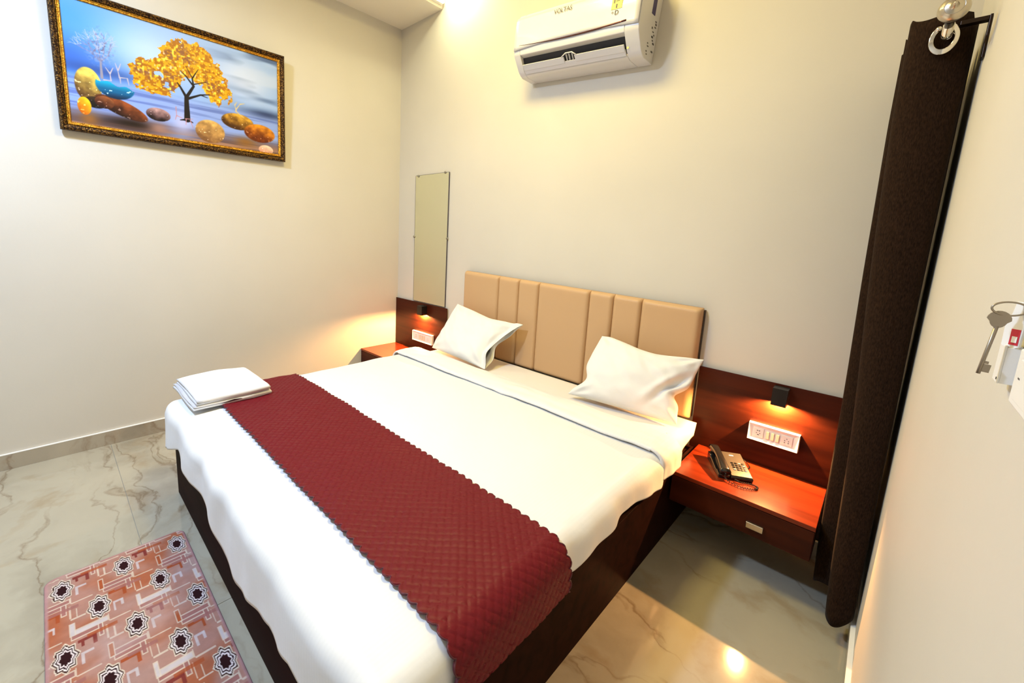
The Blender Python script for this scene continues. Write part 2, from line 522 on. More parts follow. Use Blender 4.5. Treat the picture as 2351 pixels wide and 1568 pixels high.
def cloth_grid(X0, X1, Y0, Y1, r, ztop, hem_foot, hem_left, hem_right, nx, ny, nd, wr=0.003, ripple=0.006, seed=0.0, foot=True, crown=0.0):
    """cloth over a box: top [X0,X1]x[Y0,Y1]; hangs at the foot (y<Y0), left and right. hem_* give overhang length as function."""
    us = [(-1 + i / nd) for i in range(nd)] + [2 + i / nx for i in range(nx + 1)] + [4 + (i + 1) / nd for i in range(nd)]
    vs = ([(-1 + j / nd) for j in range(nd)] if foot else []) + [2 + j / ny for j in range(ny + 1)]
    P = np.zeros((len(us), len(vs), 3))
    for i, u in enumerate(us):
        if u < 1: x = X0; sx = u
        elif u <= 3: x = X0 + (X1 - X0) * (u - 2); sx = 0
        else: x = X1; sx = u - 4
        for j, v in enumerate(vs):
            if v < 1: y = Y0; sy = -v
            else: y = Y0 + (Y1 - Y0) * (v - 2); sy = 0
            s = max(abs(sx), sy)
            if s <= 0:
                tx = (x - X0) / (X1 - X0); ty = (y - Y0) / max(1e-6, (Y1 - Y0))
                z = ztop + crown * (1 - (2 * tx - 1) ** 4) * (1 - max(0, 1 - 2 * ty) ** 4)
                nz = noise.noise(Vector((x * 3.1 + seed, y * 3.1, seed))) * 1.2 + noise.noise(Vector((x * 7 + y * 5 + seed, (y - x) * 2.2, seed + 3))) * 0.7
                P[i, j] = (x, y, z + wr * nz)
                continue
            hy = hem_foot(x) if sy > 0 else 0
            hx = (hem_left(y) if sx < 0 else hem_right(y)) if sx else 0
            if sx and sy:
                a = math.atan2(sy, abs(sx)); k = a / (math.pi / 2)
                Lh = hx * (1 - k) + hy * k + 0.02 * math.sin(2 * a)
                dx, dy = math.cos(a) * (1 if sx > 0 else -1), -math.sin(a)
            elif sy: Lh = hy; dx, dy = 0, -1; k = 1
            else: Lh = hx; dx, dy = (1 if sx > 0 else -1), 0; k = 0
            d = s * Lh
            th = min(d / r, math.pi / 2)
            out = r * math.sin(th); dn = r * (1 - math.cos(th))
            rem = max(0, d - r * math.pi / 2)
            dn += rem
            al = x * 9 + y * 9 + (math.atan2(sy, abs(sx)) * 1.6 if sx and sy else 0)
            rip = ripple * (math.sin(al * 1.9 + 2.2 * noise.noise(Vector((al * .4, seed, 1)))) * 0.5 + noise.noise(Vector((al * 1.1, dn * 3, seed + 7)))) * min(1, d / (r * 2.2))
            out += rip + 0.05 * rem
            nz = noise.noise(Vector((x * 6 + dn * 5 + seed, y * 6, dn * 6))) * wr * 1.5
            P[i, j] = (x + dx * (out + nz), y + dy * (out + nz), ztop - dn + nz * (1 - s))
    return P


def lin(pts):
    xs_, ys_ = zip(*pts)
    return lambda t: float(np.interp(t, xs_, ys_))


def solid(o, t, sub=0, off=-1):
    m = o.modifiers.new('solid', 'SOLIDIFY'); m.thickness = t; m.offset = off
    if sub:
        s = o.modifiers.new('sub', 'SUBSURF'); s.levels = sub; s.render_levels = sub
    return o


# flat sheet over the head end
P = cloth_grid(0.90, 2.64, -0.64, -0.066, 0.05, 0.490, None, lambda y: 0.15, lin([(-0.64, 0.17), (-0.3, 0.15), (-0.12, 0.10)]), 60, 26, 12, 0.002, 0.012, 5.0, foot=False)
P[:, -1, 2] = 0.482
o = obj('bed_sheet', grid_mesh(P), M_SHEET, smooth=True); solid(o, 0.003)
tag(o, 'flat white bed sheet over the head end of the mattress, below the pillows', 'sheet')

# duvet
DZ = 0.503
def foot_len(hz):  # hem height -> overhang length
    r = 0.062
    return r * math.pi / 2 + (DZ - r - hz)
hf = lin([(0.86, foot_len(0.275)), (1.1, foot_len(0.36)), (1.26, foot_len(0.35)), (1.48, foot_len(0.335)), (1.68, foot_len(0.31)), (1.80, foot_len(0.272)), (1.91, foot_len(0.255)), (2.08, foot_len(0.288)), (2.22, foot_len(0.315)), (2.29, foot_len(0.300)), (2.36, foot_len(0.322)), (2.5, foot_len(0.30)), (2.66, foot_len(0.34))])
hr = lin([(-1.94, foot_len(0.36)), (-1.45, foot_len(0.385)), (-1.28, foot_len(0.375)), (-1.18, foot_len(0.395)), (-1.03, foot_len(0.415)), (-0.9, foot_len(0.418)), (-0.72, foot_len(0.40)), (-0.61, foot_len(0.37)), (-0.42, foot_len(0.40))])
hl = lambda y: foot_len(0.30)
duv = obj('duvet', grid_mesh(cloth_grid(0.862, 2.662, -1.942, -0.585, 0.062, DZ, hf, hl, hr, 130, 90, 26, 0.0035, 0.013, 1.0, crown=0.006)), M_DUVET, smooth=True)
solid(duv, 0.010)
tag(duv, 'white satin-striped duvet spread over the bed, draped over its foot', 'duvet')
# turned-back band at the head end of the duvet
fold_len = 0.19
def fold_grid():
    n = 120; prof = []
    m = 18
    for k in range(m + 1):              # cross-section: from under layer up round the fold and back over to the hem
        t = k / m
        prof.append(t)
    us = 26
    base = cloth_grid(0.862, 2.662, -0.62, -0.40, 0.066, DZ + 0.026, None, lambda y: foot_len(0.31), lambda y: foot_len(0.375), n, 22, 22, 0.003, 0.009, 9.0, foot=False)
    return base
P = fold_grid()
nu, nv = P.shape[:2]
for i in range(nu):
    xx = P[i, 0, 0]
    w = 0.018 * noise.noise(Vector((i * 0.045, 2.2, 0))) + 0.006 * noise.noise(Vector((i * 0.2, 5, 0)))
    for j in range(nv):
        t = j / (nv - 1)
        P[i, j, 1] += w * (1 - 0.4 * t)
        puff = 0.012 * math.sin(math.pi * min(1, t * 1.05)) + 0.004 * noise.noise(Vector((i * 0.12, j * 0.25, 0)))
        edge = 0.008 * (1 - min(1, t / 0.08)) ** 2 + 0.030 * max(0, (t - 0.86) / 0.14) ** 2
        top = i >= 22 and i < nu - 22
        P[i, j, 2] += (puff - edge) if top else (puff - edge) * 0.2
        if not top:
            P[i, j, 0] += (puff - edge * 0.6) * (1 if i > nu / 2 else -1)
fb = obj('turned_edge', grid_mesh(P), M_DUVET, duv, smooth=True); solid(fb, 0.009)
fb['label'] = 'turned-back top edge of the duvet'

# ------------------------------------------------------------------ bed runner
def runner():
    RY0, RY1 = -1.795, -1.362
    r = 0.075; X0, X1 = 0.862, 2.662
    zt = DZ + 0.012
    ol = foot_len(0.33); orr = foot_len(0.372) + 0.02
    nd, nx = 46, 420; ny = 112
    tot = []
    for i in range(nd): tot.append(('l', 1 - i / nd))
    for i in range(nx + 1): tot.append(('t', i / nx))
    for i in range(nd): tot.append(('r', (i + 1) / nd))
    P = np.zeros((len(tot), ny + 1, 3)); p = 0.032
    for i, (k, s) in enumerate(tot):
        if k == 't': arc = X0 + (X1 - X0) * s
        elif k == 'l': arc = X0 - ol * s
        else: arc = X1 + orr * s
        sc = 0.016 * abs(math.sin(math.pi * arc / 0.036)) ** 0.55
        skew = 0.0
        y0 = RY0 - sc; y1 = RY1 + sc
        for j in range(ny + 1):
            t = j / ny; y = y0 + (y1 - y0) * t
            a = (arc + y) / p; b = (arc - y) / p
            q = min(abs(math.sin(math.pi * a)), abs(math.sin(math.pi * b)))
            hq = 0.0034 * min(1, q * 2.6) ** 0.8
            wv = 0.004 * noise.noise(Vector((arc * 4, y * 5, 2))) + 0.0035 * noise.noise(Vector((arc * 9 + y * 6, y * 9 - arc * 3, 4)))
            if k == 't':
                tx = s; cr = 0.006 * (1 - (2 * tx - 1) ** 4)
                nz = noise.noise(Vector((arc * 3.1 + 1.0, y * 3.1, 1.0))) * 1.2
                P[i, j] = (arc, y, zt + cr + 0.0035 * nz + hq + wv)
            else:
                d = s * (ol if k == 'l' else orr); sg = -1 if k == 'l' else 1
                th = min(d / r, math.pi / 2); rem = max(0, d - r * math.pi / 2)
                out = r * math.sin(th) + 0.06 * rem; dn = r * (1 - math.cos(th)) + rem
                P[i, j] = ((X0 if k == 'l' else X1) + sg * (out + (hq + wv) * math.sin(th)), y, zt - dn + (hq + wv) * math.cos(th))
    o = obj('bed_runner', grid_mesh(P), M_RUNNER, smooth=True); solid(o, 0.006)
    o.data.materials.append(M_RUNEDGE)
    o.modifiers['solid'].material_offset_rim = 1
    tag(o, 'maroon quilted bed runner with scalloped edges across the foot of the bed', 'bed runner')
    # stitched binding along both scalloped edges
    for jj in (0, ny):
        pts = [tuple(P[i, jj] + np.array([0, 0, -0.002])) for i in range(len(tot))]
        obj('bound_edge', tube(pts, 0.0022, 6), M_RUNEDGE, o, smooth=True)
    return o


runner()

# ------------------------------------------------------------------ headboard
HB = thing('headboard', 'tan upholstered headboard of seven vertical padded panels on the wall', 'headboard', (1.81, -0.03, 0.4835))
seams = [0.948, 1.303, 1.485, 1.652, 2.022, 2.174, 2.338, 2.640]
def top_z(x): return 1.098 + (1.064 - 1.098) * (x - 0.948) / (2.640 - 0.948)
def cushion(x0, x1):
    nx, nz = 26, 40; g = 0.0020
    P = np.zeros((nx + 1, nz + 1, 3))
    for i in range(nx + 1):
        a = -math.cos(math.pi * i / nx)          # -1..1 clustered at the edges
        x = (x0 + x1) / 2 + a * ((x1 - x0) / 2 - g)
        dx = min(x - x0 - g, x1 - g - x)
        for j in range(nz + 1):
            b = -math.cos(math.pi * j / nz)
            zt = top_z(x) - 0.4835
            z = (b + 1) / 2 * zt
            dz = min(z, zt - z)
            e = 0.020
            fx = math.sqrt(max(0, 1 - (1 - min(1, dx / e)) ** 2)); fz = math.sqrt(max(0, 1 - (1 - min(1, dz / e)) ** 2))
            y = 0.006 - 0.038 * fx ** 0.8 * fz ** 0.8
            P[i, j] = (x - 1.81, y, z)
    return P
for a, b in zip(seams, seams[1:]):
    o = obj('panel', grid_mesh(cushion(a, b)), M_LEATHER, HB, smooth=True)
    solid(o, 0.004, off=1)
bm = bmesh.new()
prism([(0.948 - 1.81 + 0.002, 0.003), (2.640 - 1.81 + 0.005, 0.003), (2.640 - 1.81 + 0.005, top_z(2.640) - 0.492), (0.948 - 1.81 + 0.002, top_z(0.948) - 0.492)], 'y', 0.0065, 0.029, bm)
obj('backing_board', bm, M_DARK, HB)['label'] = 'dark wooden backing board'

# ------------------------------------------------------------------ pillows
def pillow(name, corners, T, label, seed, sleeve=0.0, eL=None, eR=None, eT=None):
    """corners: bottom-left, bottom-right, top-right, top-left of the mid-plane; e* push the outline in (fraction)"""
    bl_, br, tr, tl = [Vector(c) for c in corners]
    nrm = (br - bl_).cross(tl - bl_).normalized()
    if nrm.y > 0: nrm.negate()                         # towards the room
    n, m = 64, 44
    zero = lambda t: 0.0
    fL, fR, fT = eL or zero, eR or zero, eT or zero
    def pt(u, v, side):
        cu = 1 - 0.045 * (1 - v * v)
        cv = 1 - 0.07 * (1 - u * u) if v > 0 else 1 - 0.02 * (1 - u * u)
        uu = u * cu; vv = v * cv
        if u < 0: uu += fL(v) * (-u) ** 3
        else: uu -= fR(v) * u ** 3
        if v > 0: vv -= fT(u) * v ** 3
        U = (uu + 1) / 2; V = (vv + 1) / 2
        p = (bl_ * (1 - U) + br * U) * (1 - V) + (tl * (1 - U) + tr * U) * V
        ub = u / (1 - sleeve) if u > 0 else u            # filling ends before the open sleeve
        e = max(0.0, (1 - min(1, abs(ub)) ** 2.4)) ** 0.52 * max(0.0, (1 - abs(v) ** 2.3)) ** 0.52
        w = T / 2 * e
        if sleeve and u > 0.4:
            s_ = min(1, (u - 0.4) / 0.6)
            op = 0.010 + 0.036 * math.exp(-((v + 0.50) / 0.30) ** 2) + 0.012 * math.exp(-((v - 0.4) / 0.3) ** 2)
            w = max(w, op * s_ * (1 - abs(v) ** 6))
        rr = math.hypot(1 - abs(u), 1 - abs(v))
        wr = 0.008 * noise.noise(Vector((u * 2.3 + seed, v * 2.0, seed))) + 0.007 * noise.noise(Vector((u * 5 + v * 4 + seed, v * 1.6 - u * 1.6, seed + 4)))
        ang = math.atan2(1 - abs(v), 1 - abs(u) + 1e-6)
        fold = 0.011 * math.sin(ang * 8 + seed) * math.exp(-((rr - 0.30) / 0.18) ** 2)
        ws = 0
        if sleeve: ws = 0.012 * math.sin(u * 16 + v * 5 + 1) * min(1, max(0, (u - 0.55) / 0.3)) * (0.6 + 0.4 * v)
        dent = 0
        if eR and not sleeve:
            dent = -0.040 * math.exp(-(((u - 0.72) + (v + 0.1) * -0.45) / 0.085) ** 2 - ((v + 0.0) / 0.5) ** 2) * (1 if side > 0 else 0.1)
            dent += 0.010 * math.exp(-(((u - 0.55) + (v + 0.1) * -0.45) / 0.09) ** 2 - (v / 0.5) ** 2) * (1 if side > 0 else 0.1)
        return p + nrm * side * (w + (wr + fold + dent) * min(1, e * 1.5)) + nrm * (ws + 0.006 * noise.noise(Vector((u * 3, v * 3, seed + 9))))
    bm = bmesh.new()
    grids = []
    for side in (1, -1):
        V_ = [[bm.verts.new(pt(-1 + 2 * i / n, -1 + 2 * j / m, side)) for j in range(m + 1)] for i in range(n + 1)]
        grids.append(V_)
        for i in range(n):
            for j in range(m):
                bm.faces.new((V_[i][j], V_[i + 1][j], V_[i + 1][j + 1], V_[i][j + 1]))
    bmesh.ops.remove_doubles(bm, verts=bm.verts, dist=0.0012)
    o = obj(name, bm, M_PILLOW, smooth=True)
    if sleeve: solid(o, 0.0022)
    o.modifiers.new('sub', 'SUBSURF').render_levels = 1
    tag(o, label, 'pillow', 'pillows against the headboard')
    return o


G = lambda t, c, w: math.exp(-((t - c) / w) ** 2)
pillow('pillow', [(0.905, -0.340, 0.522), (1.500, -0.372, 0.508), (1.585, -0.118, 0.800), (0.950, -0.130, 0.850)], 0.150,
       'white pillow propped at the left end of the headboard, case open at one side', 1.7, sleeve=0.17,
       eL=lambda v: 0.02, eR=lambda v: 0.20 * G(v, -0.05, 0.55) - 0.03 * v, eT=lambda u: 0.10 * G(u, 0.25, 0.5) - 0.02)
pillow('pillow', [(2.085, -0.330, 0.516), (2.650, -0.235, 0.505), (2.700, -0.120, 0.835), (2.150, -0.110, 0.850)], 0.150,
       'white pillow propped at the right end of the headboard, creased at one side', 6.3,
       eL=lambda v: 0.16 * G(v, -0.45, 0.28) + 0.03 * G(v, 1, 0.3), eR=lambda v: 0.17 * G(v, -0.22, 0.20) + 0.04 * G(v, -0.6, 0.3), eT=lambda u: 0.14 * G(u, 0.15, 0.55) + 0.06 * G(u, -1, 0.15))

# ------------------------------------------------------------------ folded towel
def towel():
    t = thing('folded_towel', 'folded white towel on the far left foot corner of the bed', 'towel', (0.90, -1.76, 0.525), (0, 0, R(1)))
    # two folded bundles lying on each other, each a rounded loop in the y-z section
    def bundle(z0, hgt, y0, y1, x0, x1, seed, gap):
        n = 26; prof = []
        th = hgt
        # outline: open end at y0, rounded fold at y1, with a slit from the open end
        mid = z0 + th / 2
        top = []
        for k in range(11): top.append((y0 + (y1 - th / 2 - y0) * k / 10, z0 + th))
        arc = [(y1 - th / 2 + th / 2 * math.sin(a), mid + th / 2 * math.cos(a)) for a in [math.pi * k / 10 for k in range(1, 10)]]
        bot = [(y1 - th / 2 - (y1 - th / 2 - y0) * k / 10, z0) for k in range(11)]
        sl = [(y0 + 0.004, mid - gap), (y0 + (y1 - y0) * 0.3, mid - gap), (y1 - th * 0.9, mid), (y0 + (y1 - y0) * 0.3, mid + gap), (y0 + 0.010, mid + gap)]
        prof = top + arc + bot + sl
        nx = 22; bm = bmesh.new(); rings = []
        for i in range(nx + 1):
            x = x0 + (x1 - x0) * i / nx
            e = min(i, nx - i) / nx
            ring = []
            for (y, z) in prof:
                dz = 0.004 * noise.noise(Vector((x * 9 + seed, y * 9, seed))) + 0.016 * math.exp(-((y + 0.0) / 0.13) ** 2 - ((x + 0.10) / 0.17) ** 2) * (z - z0 + 0.01) / th
                dx = 0.010 * noise.noise(Vector((y * 6, z * 30 + seed, i * 0.02)))
                dy = 0.008 * noise.noise(Vector((x * 5 + seed, z * 10, 3)))
                taper = 1 - 0.25 * max(0, 1 - e * nx / 1.5) 
                ring.append(bm.verts.new((x + dx, y + dy, z0 + (z - z0) * taper + dz)))
            rings.append(ring)
        m = len(prof)
        for a, b in zip(rings, rings[1:]):
            for k in range(m):
                bm.faces.new((a[k], a[(k + 1) % m], b[(k + 1) % m], b[k]))
        f0 = bm.faces.new(rings[0][::-1]); f1 = bm.faces.new(rings[-1])
        bmesh.ops.triangulate(bm, faces=[f0, f1])
        return bm
    obj('lower_layer', bundle(0.0, 0.021, -0.175, 0.180, -0.195, 0.195, 1.0, 0.0012), M_TOWEL, t, smooth=True, bevel=0.0)
    obj('upper_layer', bundle(0.0235, 0.026, -0.160, 0.175, -0.180, 0.197, 4.0, 0.0015), M_TOWEL, t, smooth=True, bevel=0.0)


towel()

# ------------------------------------------------------------------ wall mirror
mr = thing('wall_mirror', 'tall narrow frameless mirror on the wall above the left bedside panel', 'mirror', (0.468, -0.004, 1.31))
mv = [(-0.213, -0.540), (0.213, -0.540), (0.213, 0.555), (-0.213, 0.551)]
obj('glass', prism(mv, 'y', -0.0075, -0.0035), M_GLASS, mr)
bmm = bmesh.new()
for (a, b) in zip(mv, mv[1:] + mv[:1]):
    va, vb = Vector(a), Vector(b); d = (vb - va).normalized(); nn = Vector((d.y, -d.x)) * 0.0025
    q = [va, vb, vb + nn, va + nn]
    prism([tuple(p) for p in q], 'y', -0.0080, 0.003, bmm)
obj('ground_edge', bmm, M_GEDGE, mr)
for sx, sz in ((-0.175, 0.548), (0.170, 0.556), (-0.218, 0.03), (0.218, 0.03)):
    obj('mirror_stud', lathe([(0.005, 0), (0.010, -0.0045), (0.0105, -0.008), (0.007, -0.012), (0.002, -0.013)], 16, 'y', (sx, -0.004, sz)), M_SCREW, mr, smooth=True)

# ------------------------------------------------------------------ sconces
def sconce(x, ztop, wdt, label):
    t = thing('wall_sconce', label, 'lamp', (x, -PT - 0.0005, ztop - 0.080), group='black bedside sconces')
    h = wdt / 2; D = -0.058; th = 0.004
    b = bmesh.new()
    box(b, -h, h, -th, 0, 0, 0.080); box(b, -h, h, D, D + th, 0, 0.080)
    box(b, -h, -h + th, D + th, -th, 0, 0.080); box(b, h - th, h, D + th, -th, 0, 0.080)
    box(b, -h + th, h - th, D + th, -th, 0.0165, 0.080)
    obj('housing', b, M_BLACKM, t)
    obj('lamp_lens', lathe([(0.014, 0.0162), (0.014, 0.0145)], 20, 'z', (0, D / 2, 0)), M_LED, t)
    l = bpy.data.lights.new('sconce_light', 'POINT'); l.shadow_soft_size = 0.005; l.energy = 58.0; l.color = (1.0, 0.50, 0.17)
    lo = bpy.data.objects.new('sconce_light', l); COL.objects.link(lo); lo.parent = t
    lo.location = (0, D * 0.46, 0.0065)
    return t


sconce(3.004, 0.760, 0.056, 'black box sconce lit above the right bedside table')
sconce(0.430, 0.745, 0.066, 'black box sconce lit above the left bedside table, under the mirror')

# ------------------------------------------------------------------ switch boards
def board(x0, x1, z0, z1, label):
    w, h = x1 - x0, z1 - z0
    t = thing('switch_board', label, 'switch', ((x0 + x1) / 2, -PT - 0.0005, (z0 + z1) / 2), group='bedside switch boards')
    b = bmesh.new()
    ox, oz = w / 2, h / 2; ix, iz = w / 2 - 0.020, h / 2 - 0.017
    # bevelled surround
    vo = [(-ox, 0, -oz), (ox, 0, -oz), (ox, 0, oz), (-ox, 0, oz)]
    vm = [(x * 0.985, -0.022, z * 0.97) for x, _, z in vo]
    vi = [(-ix, -0.015, -iz), (ix, -0.015, -iz), (ix, -0.015, iz), (-ix, -0.015, iz)]
    A_ = [b.verts.new(v) for v in vo]; B_ = [b.verts.new(v) for v in vm]; C_ = [b.verts.new(v) for v in vi]
    for k in range(4):
        j = (k + 1) % 4
        b.faces.new((A_[k], A_[j], B_[j], B_[k])); b.faces.new((B_[k], B_[j], C_[j], C_[k]))
    b.faces.new(A_[::-1]); b.faces.new(C_)
    obj('surround', b, M_WHITEP, t, bevel=0.001)
    n = 4; cw = 2 * ix / 4.4
    def plate(cx, ww):
        return obj('module', B(cx - ww / 2, cx + ww / 2, -0.018, -0.0152, -iz + 0.003, iz - 0.003), M_WHITEP, t, bevel=0.0007)
    s1 = plate(-ix + cw * 0.62, cw * 1.15)
    for (hx, hz, hw, hh) in ((-0.004, 0.010, .006, .003), (0.004, 0.010, .003, .005), (-0.007, -0.002, .004, .0025), (0.006, -0.002, .004, .0025), (0.0, -0.010, .007, .0028)):
        q = -ix + cw * 0.62 + hx
        obj('socket_slot', B(q - hw / 2, q + hw / 2, -0.0186, -0.0181, hz - hh / 2, hz + hh / 2), M_SLOT, s1)
    for k in range(3):
        cx = -ix + cw * (1.62 + 0.55 * k)
        obj('rocker_switch', B(cx - cw * 0.17, cx + cw * 0.17, -0.0205, -0.0153, -iz + 0.006, iz - 0.008), M_SWITCH, t, bevel=0.001)
    s2 = plate(ix - cw * 0.72, cw * 1.2)
    for (hx, hz) in ((0, 0.009), (-0.007, 0.0), (0.007, 0.0), (-0.007, -0.009), (0.007, -0.009)):
        obj('socket_hole', lathe([(0.0018, -0.0181), (0.0018, -0.0188)], 10, 'y', (ix - cw * 0.72 + hx, 0, hz)), M_SLOT, s2)
    return t


board(2.902, 3.098, 0.476, 0.560, 'white switch and socket board on the panel above the telephone')
board(0.288, 0.565, 0.412, 0.500, 'white switch board on the left bedside panel under the lit sconce')

# ------------------------------------------------------------------ telephone
ph = thing('telephone', 'black and grey corded desk telephone on the right bedside table', 'telephone', (2.878, -0.190, 0.3555), (0, 0, R(30)))
S_ = 0.88
side = [(-0.100 * S_, 0.0), (0.100 * S_, 0.0), (0.104 * S_, 0.045 * S_), (0.090 * S_, 0.056 * S_), (-0.060 * S_, 0.030 * S_), (-0.102 * S_, 0.022 * S_), (-0.106 * S_, 0.012)]
obj('body', prism(side, 'x', -0.024 * S_, 0.078 * S_), M_BLACKP, ph, bevel=0.004, smooth=True)
fp = [(-0.099 * S_, 0.0225 * S_), (-0.060 * S_, 0.0303 * S_), (0.088 * S_, 0.0563 * S_), (0.088 * S_, 0.0590 * S_), (-0.060 * S_, 0.0330 * S_), (-0.099 * S_, 0.0252 * S_)]
face = obj('faceplate', prism(fp, 'x', -0.020 * S_, 0.074 * S_), M_GREYP, ph, bevel=0.0008)
def fz(y): return (0.0330 + (y / S_ + 0.060) * (0.0590 - 0.0330) / 0.148) * S_
for r_ in range(4):
    for c_ in range(4):
        yy = (-0.052 + 0.0165 * r_) * S_; xx = (0.000 + 0.0165 * c_ + 0.008) * S_
        obj('keypad_button', B(xx - 0.0055 * S_, xx + 0.0055 * S_, yy - 0.0045 * S_, yy + 0.0045 * S_, fz(yy) - 0.001, fz(yy) + 0.003), M_BLACKP if (r_ + c_) % 5 else M_KEYCAP, face, bevel=0.0008)
obj('label_window', B(0.012 * S_, 0.032 * S_, 0.056 * S_, 0.064 * S_, fz(0.06 * S_) - 0.0012, fz(0.06 * S_) + 0.0012), M_WHITEP, face)
cr = obj('cradle', prism([(-0.098 * S_, 0), (0.100 * S_, 0), (0.102 * S_, 0.044 * S_), (0.06 * S_, 0.046 * S_), (0.05 * S_, 0.036 * S_), (-0.05 * S_, 0.020 * S_), (-0.06 * S_, 0.026 * S_), (-0.1 * S_, 0.020 * S_)], 'x', -0.078 * S_, -0.025 * S_), M_BLACKP, ph, bevel=0.003)
hs = []
for k in range(15):
    t = k / 14; y = (-0.108 + 0.216 * t) * S_
    z = (0.040 + 0.030 * t) * S_ + 0.014 * math.sin(math.pi * t) * S_
    w = 0.025 - 0.007 * math.sin(math.pi * t); h_ = 0.013 - 0.003 * math.sin(math.pi * t)
    hs.append((y, z, w * S_, h_ * S_))
bm = bmesh.new(); rings = []
for (y, z, w, h_) in hs:
    rings.append([bm.verts.new((-0.051 * S_ + w * math.copysign(abs(math.cos(a)) ** .7, math.cos(a)), y, z + h_ * math.copysign(abs(math.sin(a)) ** .7, math.sin(a)))) for a in [2 * math.pi * q / 16 for q in range(16)]])
for a, b in zip(rings, rings[1:]):
    for k in range(16): bm.faces.new((a[k], a[(k + 1) % 16], b[(k + 1) % 16], b[k]))
bm.faces.new(rings[0][::-1]); bm.faces.new(rings[-1])
hset = obj('handset', bm, M_BLACKP, ph, smooth=True)
for yy, zz in ((-0.088, 0.030), (0.088, 0.056)):
    obj('handset_cup', lathe([(0.019 * S_, zz * S_ - 0.008), (0.021 * S_, zz * S_ + 0.006)], 20, 'z', (-0.051 * S_, yy * S_, 0)), M_BLACKP, hset, smooth=True)
# coiled cord: loop in front of the phone
path = catmull([(-0.045, -0.092, 0.022), (-0.042, -0.115, 0.008), (0.005, -0.150, 0.006), (0.055, -0.148, 0.006), (0.070, -0.128, 0.006), (0.050, -0.112, 0.006), (0.012, -0.112, 0.007), (-0.008, -0.100, 0.010)], 26)
coil = []
for i, p in enumerate(path):
    t = path[min(i + 1, len(path) - 1)] - path[max(i - 1, 0)]
    t = t.normalized() if t.length else Vector((1, 0, 0)); s_ = t.cross(Vector((0, 0, 1))).normalized(); u_ = s_.cross(t)
    a = i * 1.35
    coil.append(p + s_ * math.cos(a) * 0.0034 + u_ * math.sin(a) * 0.0034)
obj('coiled_cord', tube(coil, 0.0016, 6), M_BLACKP, ph, smooth=True)
obj('line_cord', tube(catmull([(0.05, 0.085, 0.012), (0.075, 0.100, 0.022), (0.098, 0.086, 0.010), (0.104, 0.055, 0.004), (0.090, 0.040, 0.004), (0.084, 0.070, 0.004), (0.094, 0.108, 0.012)], 8), 0.0022, 8), M_BLACKP, ph, smooth=True)

# ------------------------------------------------------------------ picture
PY0, PY1, PZ0, PZ1 = -2.237, -1.046, 1.848, 2.560
Wp, Hp = PY1 - PY0, PZ1 - PZ0
pic = thing('framed_picture', 'landscape print of a golden tree and boulders in a gilt-edged dark frame', 'picture', (0.016, (PY0 + PY1) / 2, PZ0), (0, math.atan2(0.028, 0.71), 0))
# local: x out of the wall, y along the wall, z up
def frame_sweep(prof, inset, w, h):
    """prof: list of (inward, out) closed; mitred rectangle"""
    bm = bmesh.new(); rings = []
    cs_ = [(-w / 2, 0, 1, 1), (w / 2, 0, -1, 1), (w / 2, h, -1, -1), (-w / 2, h, 1, -1)]
    for (y, z, sy, sz) in cs_:
        rings.append([bm.verts.new((o_, y + sy * (i_ + inset), z + sz * (i_ + inset))) for i_, o_ in prof])
    m = len(prof)
    for k in range(4):
        a, b = rings[k], rings[(k + 1) % 4]
        for q in range(m):
            bm.faces.new((a[q], a[(q + 1) % m], b[(q + 1) % m], b[q]))
    return bm
obj('frame', frame_sweep([(0, 0.0), (0, 0.018), (0.005, 0.027), (0.013, 0.030), (0.022, 0.024), (0.028, 0.022), (0.031, 0.017), (0.031, 0.0)], 0, Wp, Hp), M_FRAME, pic, bevel=0.001)
fi = obj('gilt_edge', frame_sweep([(0.0315, 0.0), (0.0315, 0.018), (0.035, 0.021), (0.040, 0.016), (0.044, 0.017), (0.048, 0.012), (0.048, 0.0)], 0, Wp, Hp), M_GOLD, pic, bevel=0.0008)
fi['label'] = 'bright gilt inner edge of the frame'

# beads along the inner gilt edge
bm = bmesh.new()
def bead(bm, c, r):
    vs = [bm.verts.new(Vector(c) + Vector(d) * r) for d in ((1, 0, 0), (0, 1, 0), (0, 0, 1), (0, -1, 0), (0, 0, -1))]
    for a, b_ in ((1, 2), (2, 3), (3, 4), (4, 1)): bm.faces.new((vs[0], vs[a], vs[b_]))
ins = 0.046
for k in range(int((Wp - 2 * ins) / 0.009)):
    y = -Wp / 2 + ins + 0.009 * k
    bead(bm, (0.013, y, ins), 0.004); bead(bm, (0.013, y, Hp - ins), 0.004)
for k in range(int((Hp - 2 * ins) / 0.009)):
    z = ins + 0.009 * k
    bead(bm, (0.013, -Wp / 2 + ins, z), 0.004); bead(bm, (0.013, Wp / 2 - ins, z), 0.004)
b_o = obj('bead_moulding', bm, M_GOLD, pic); b_o['kind'] = 'stuff'


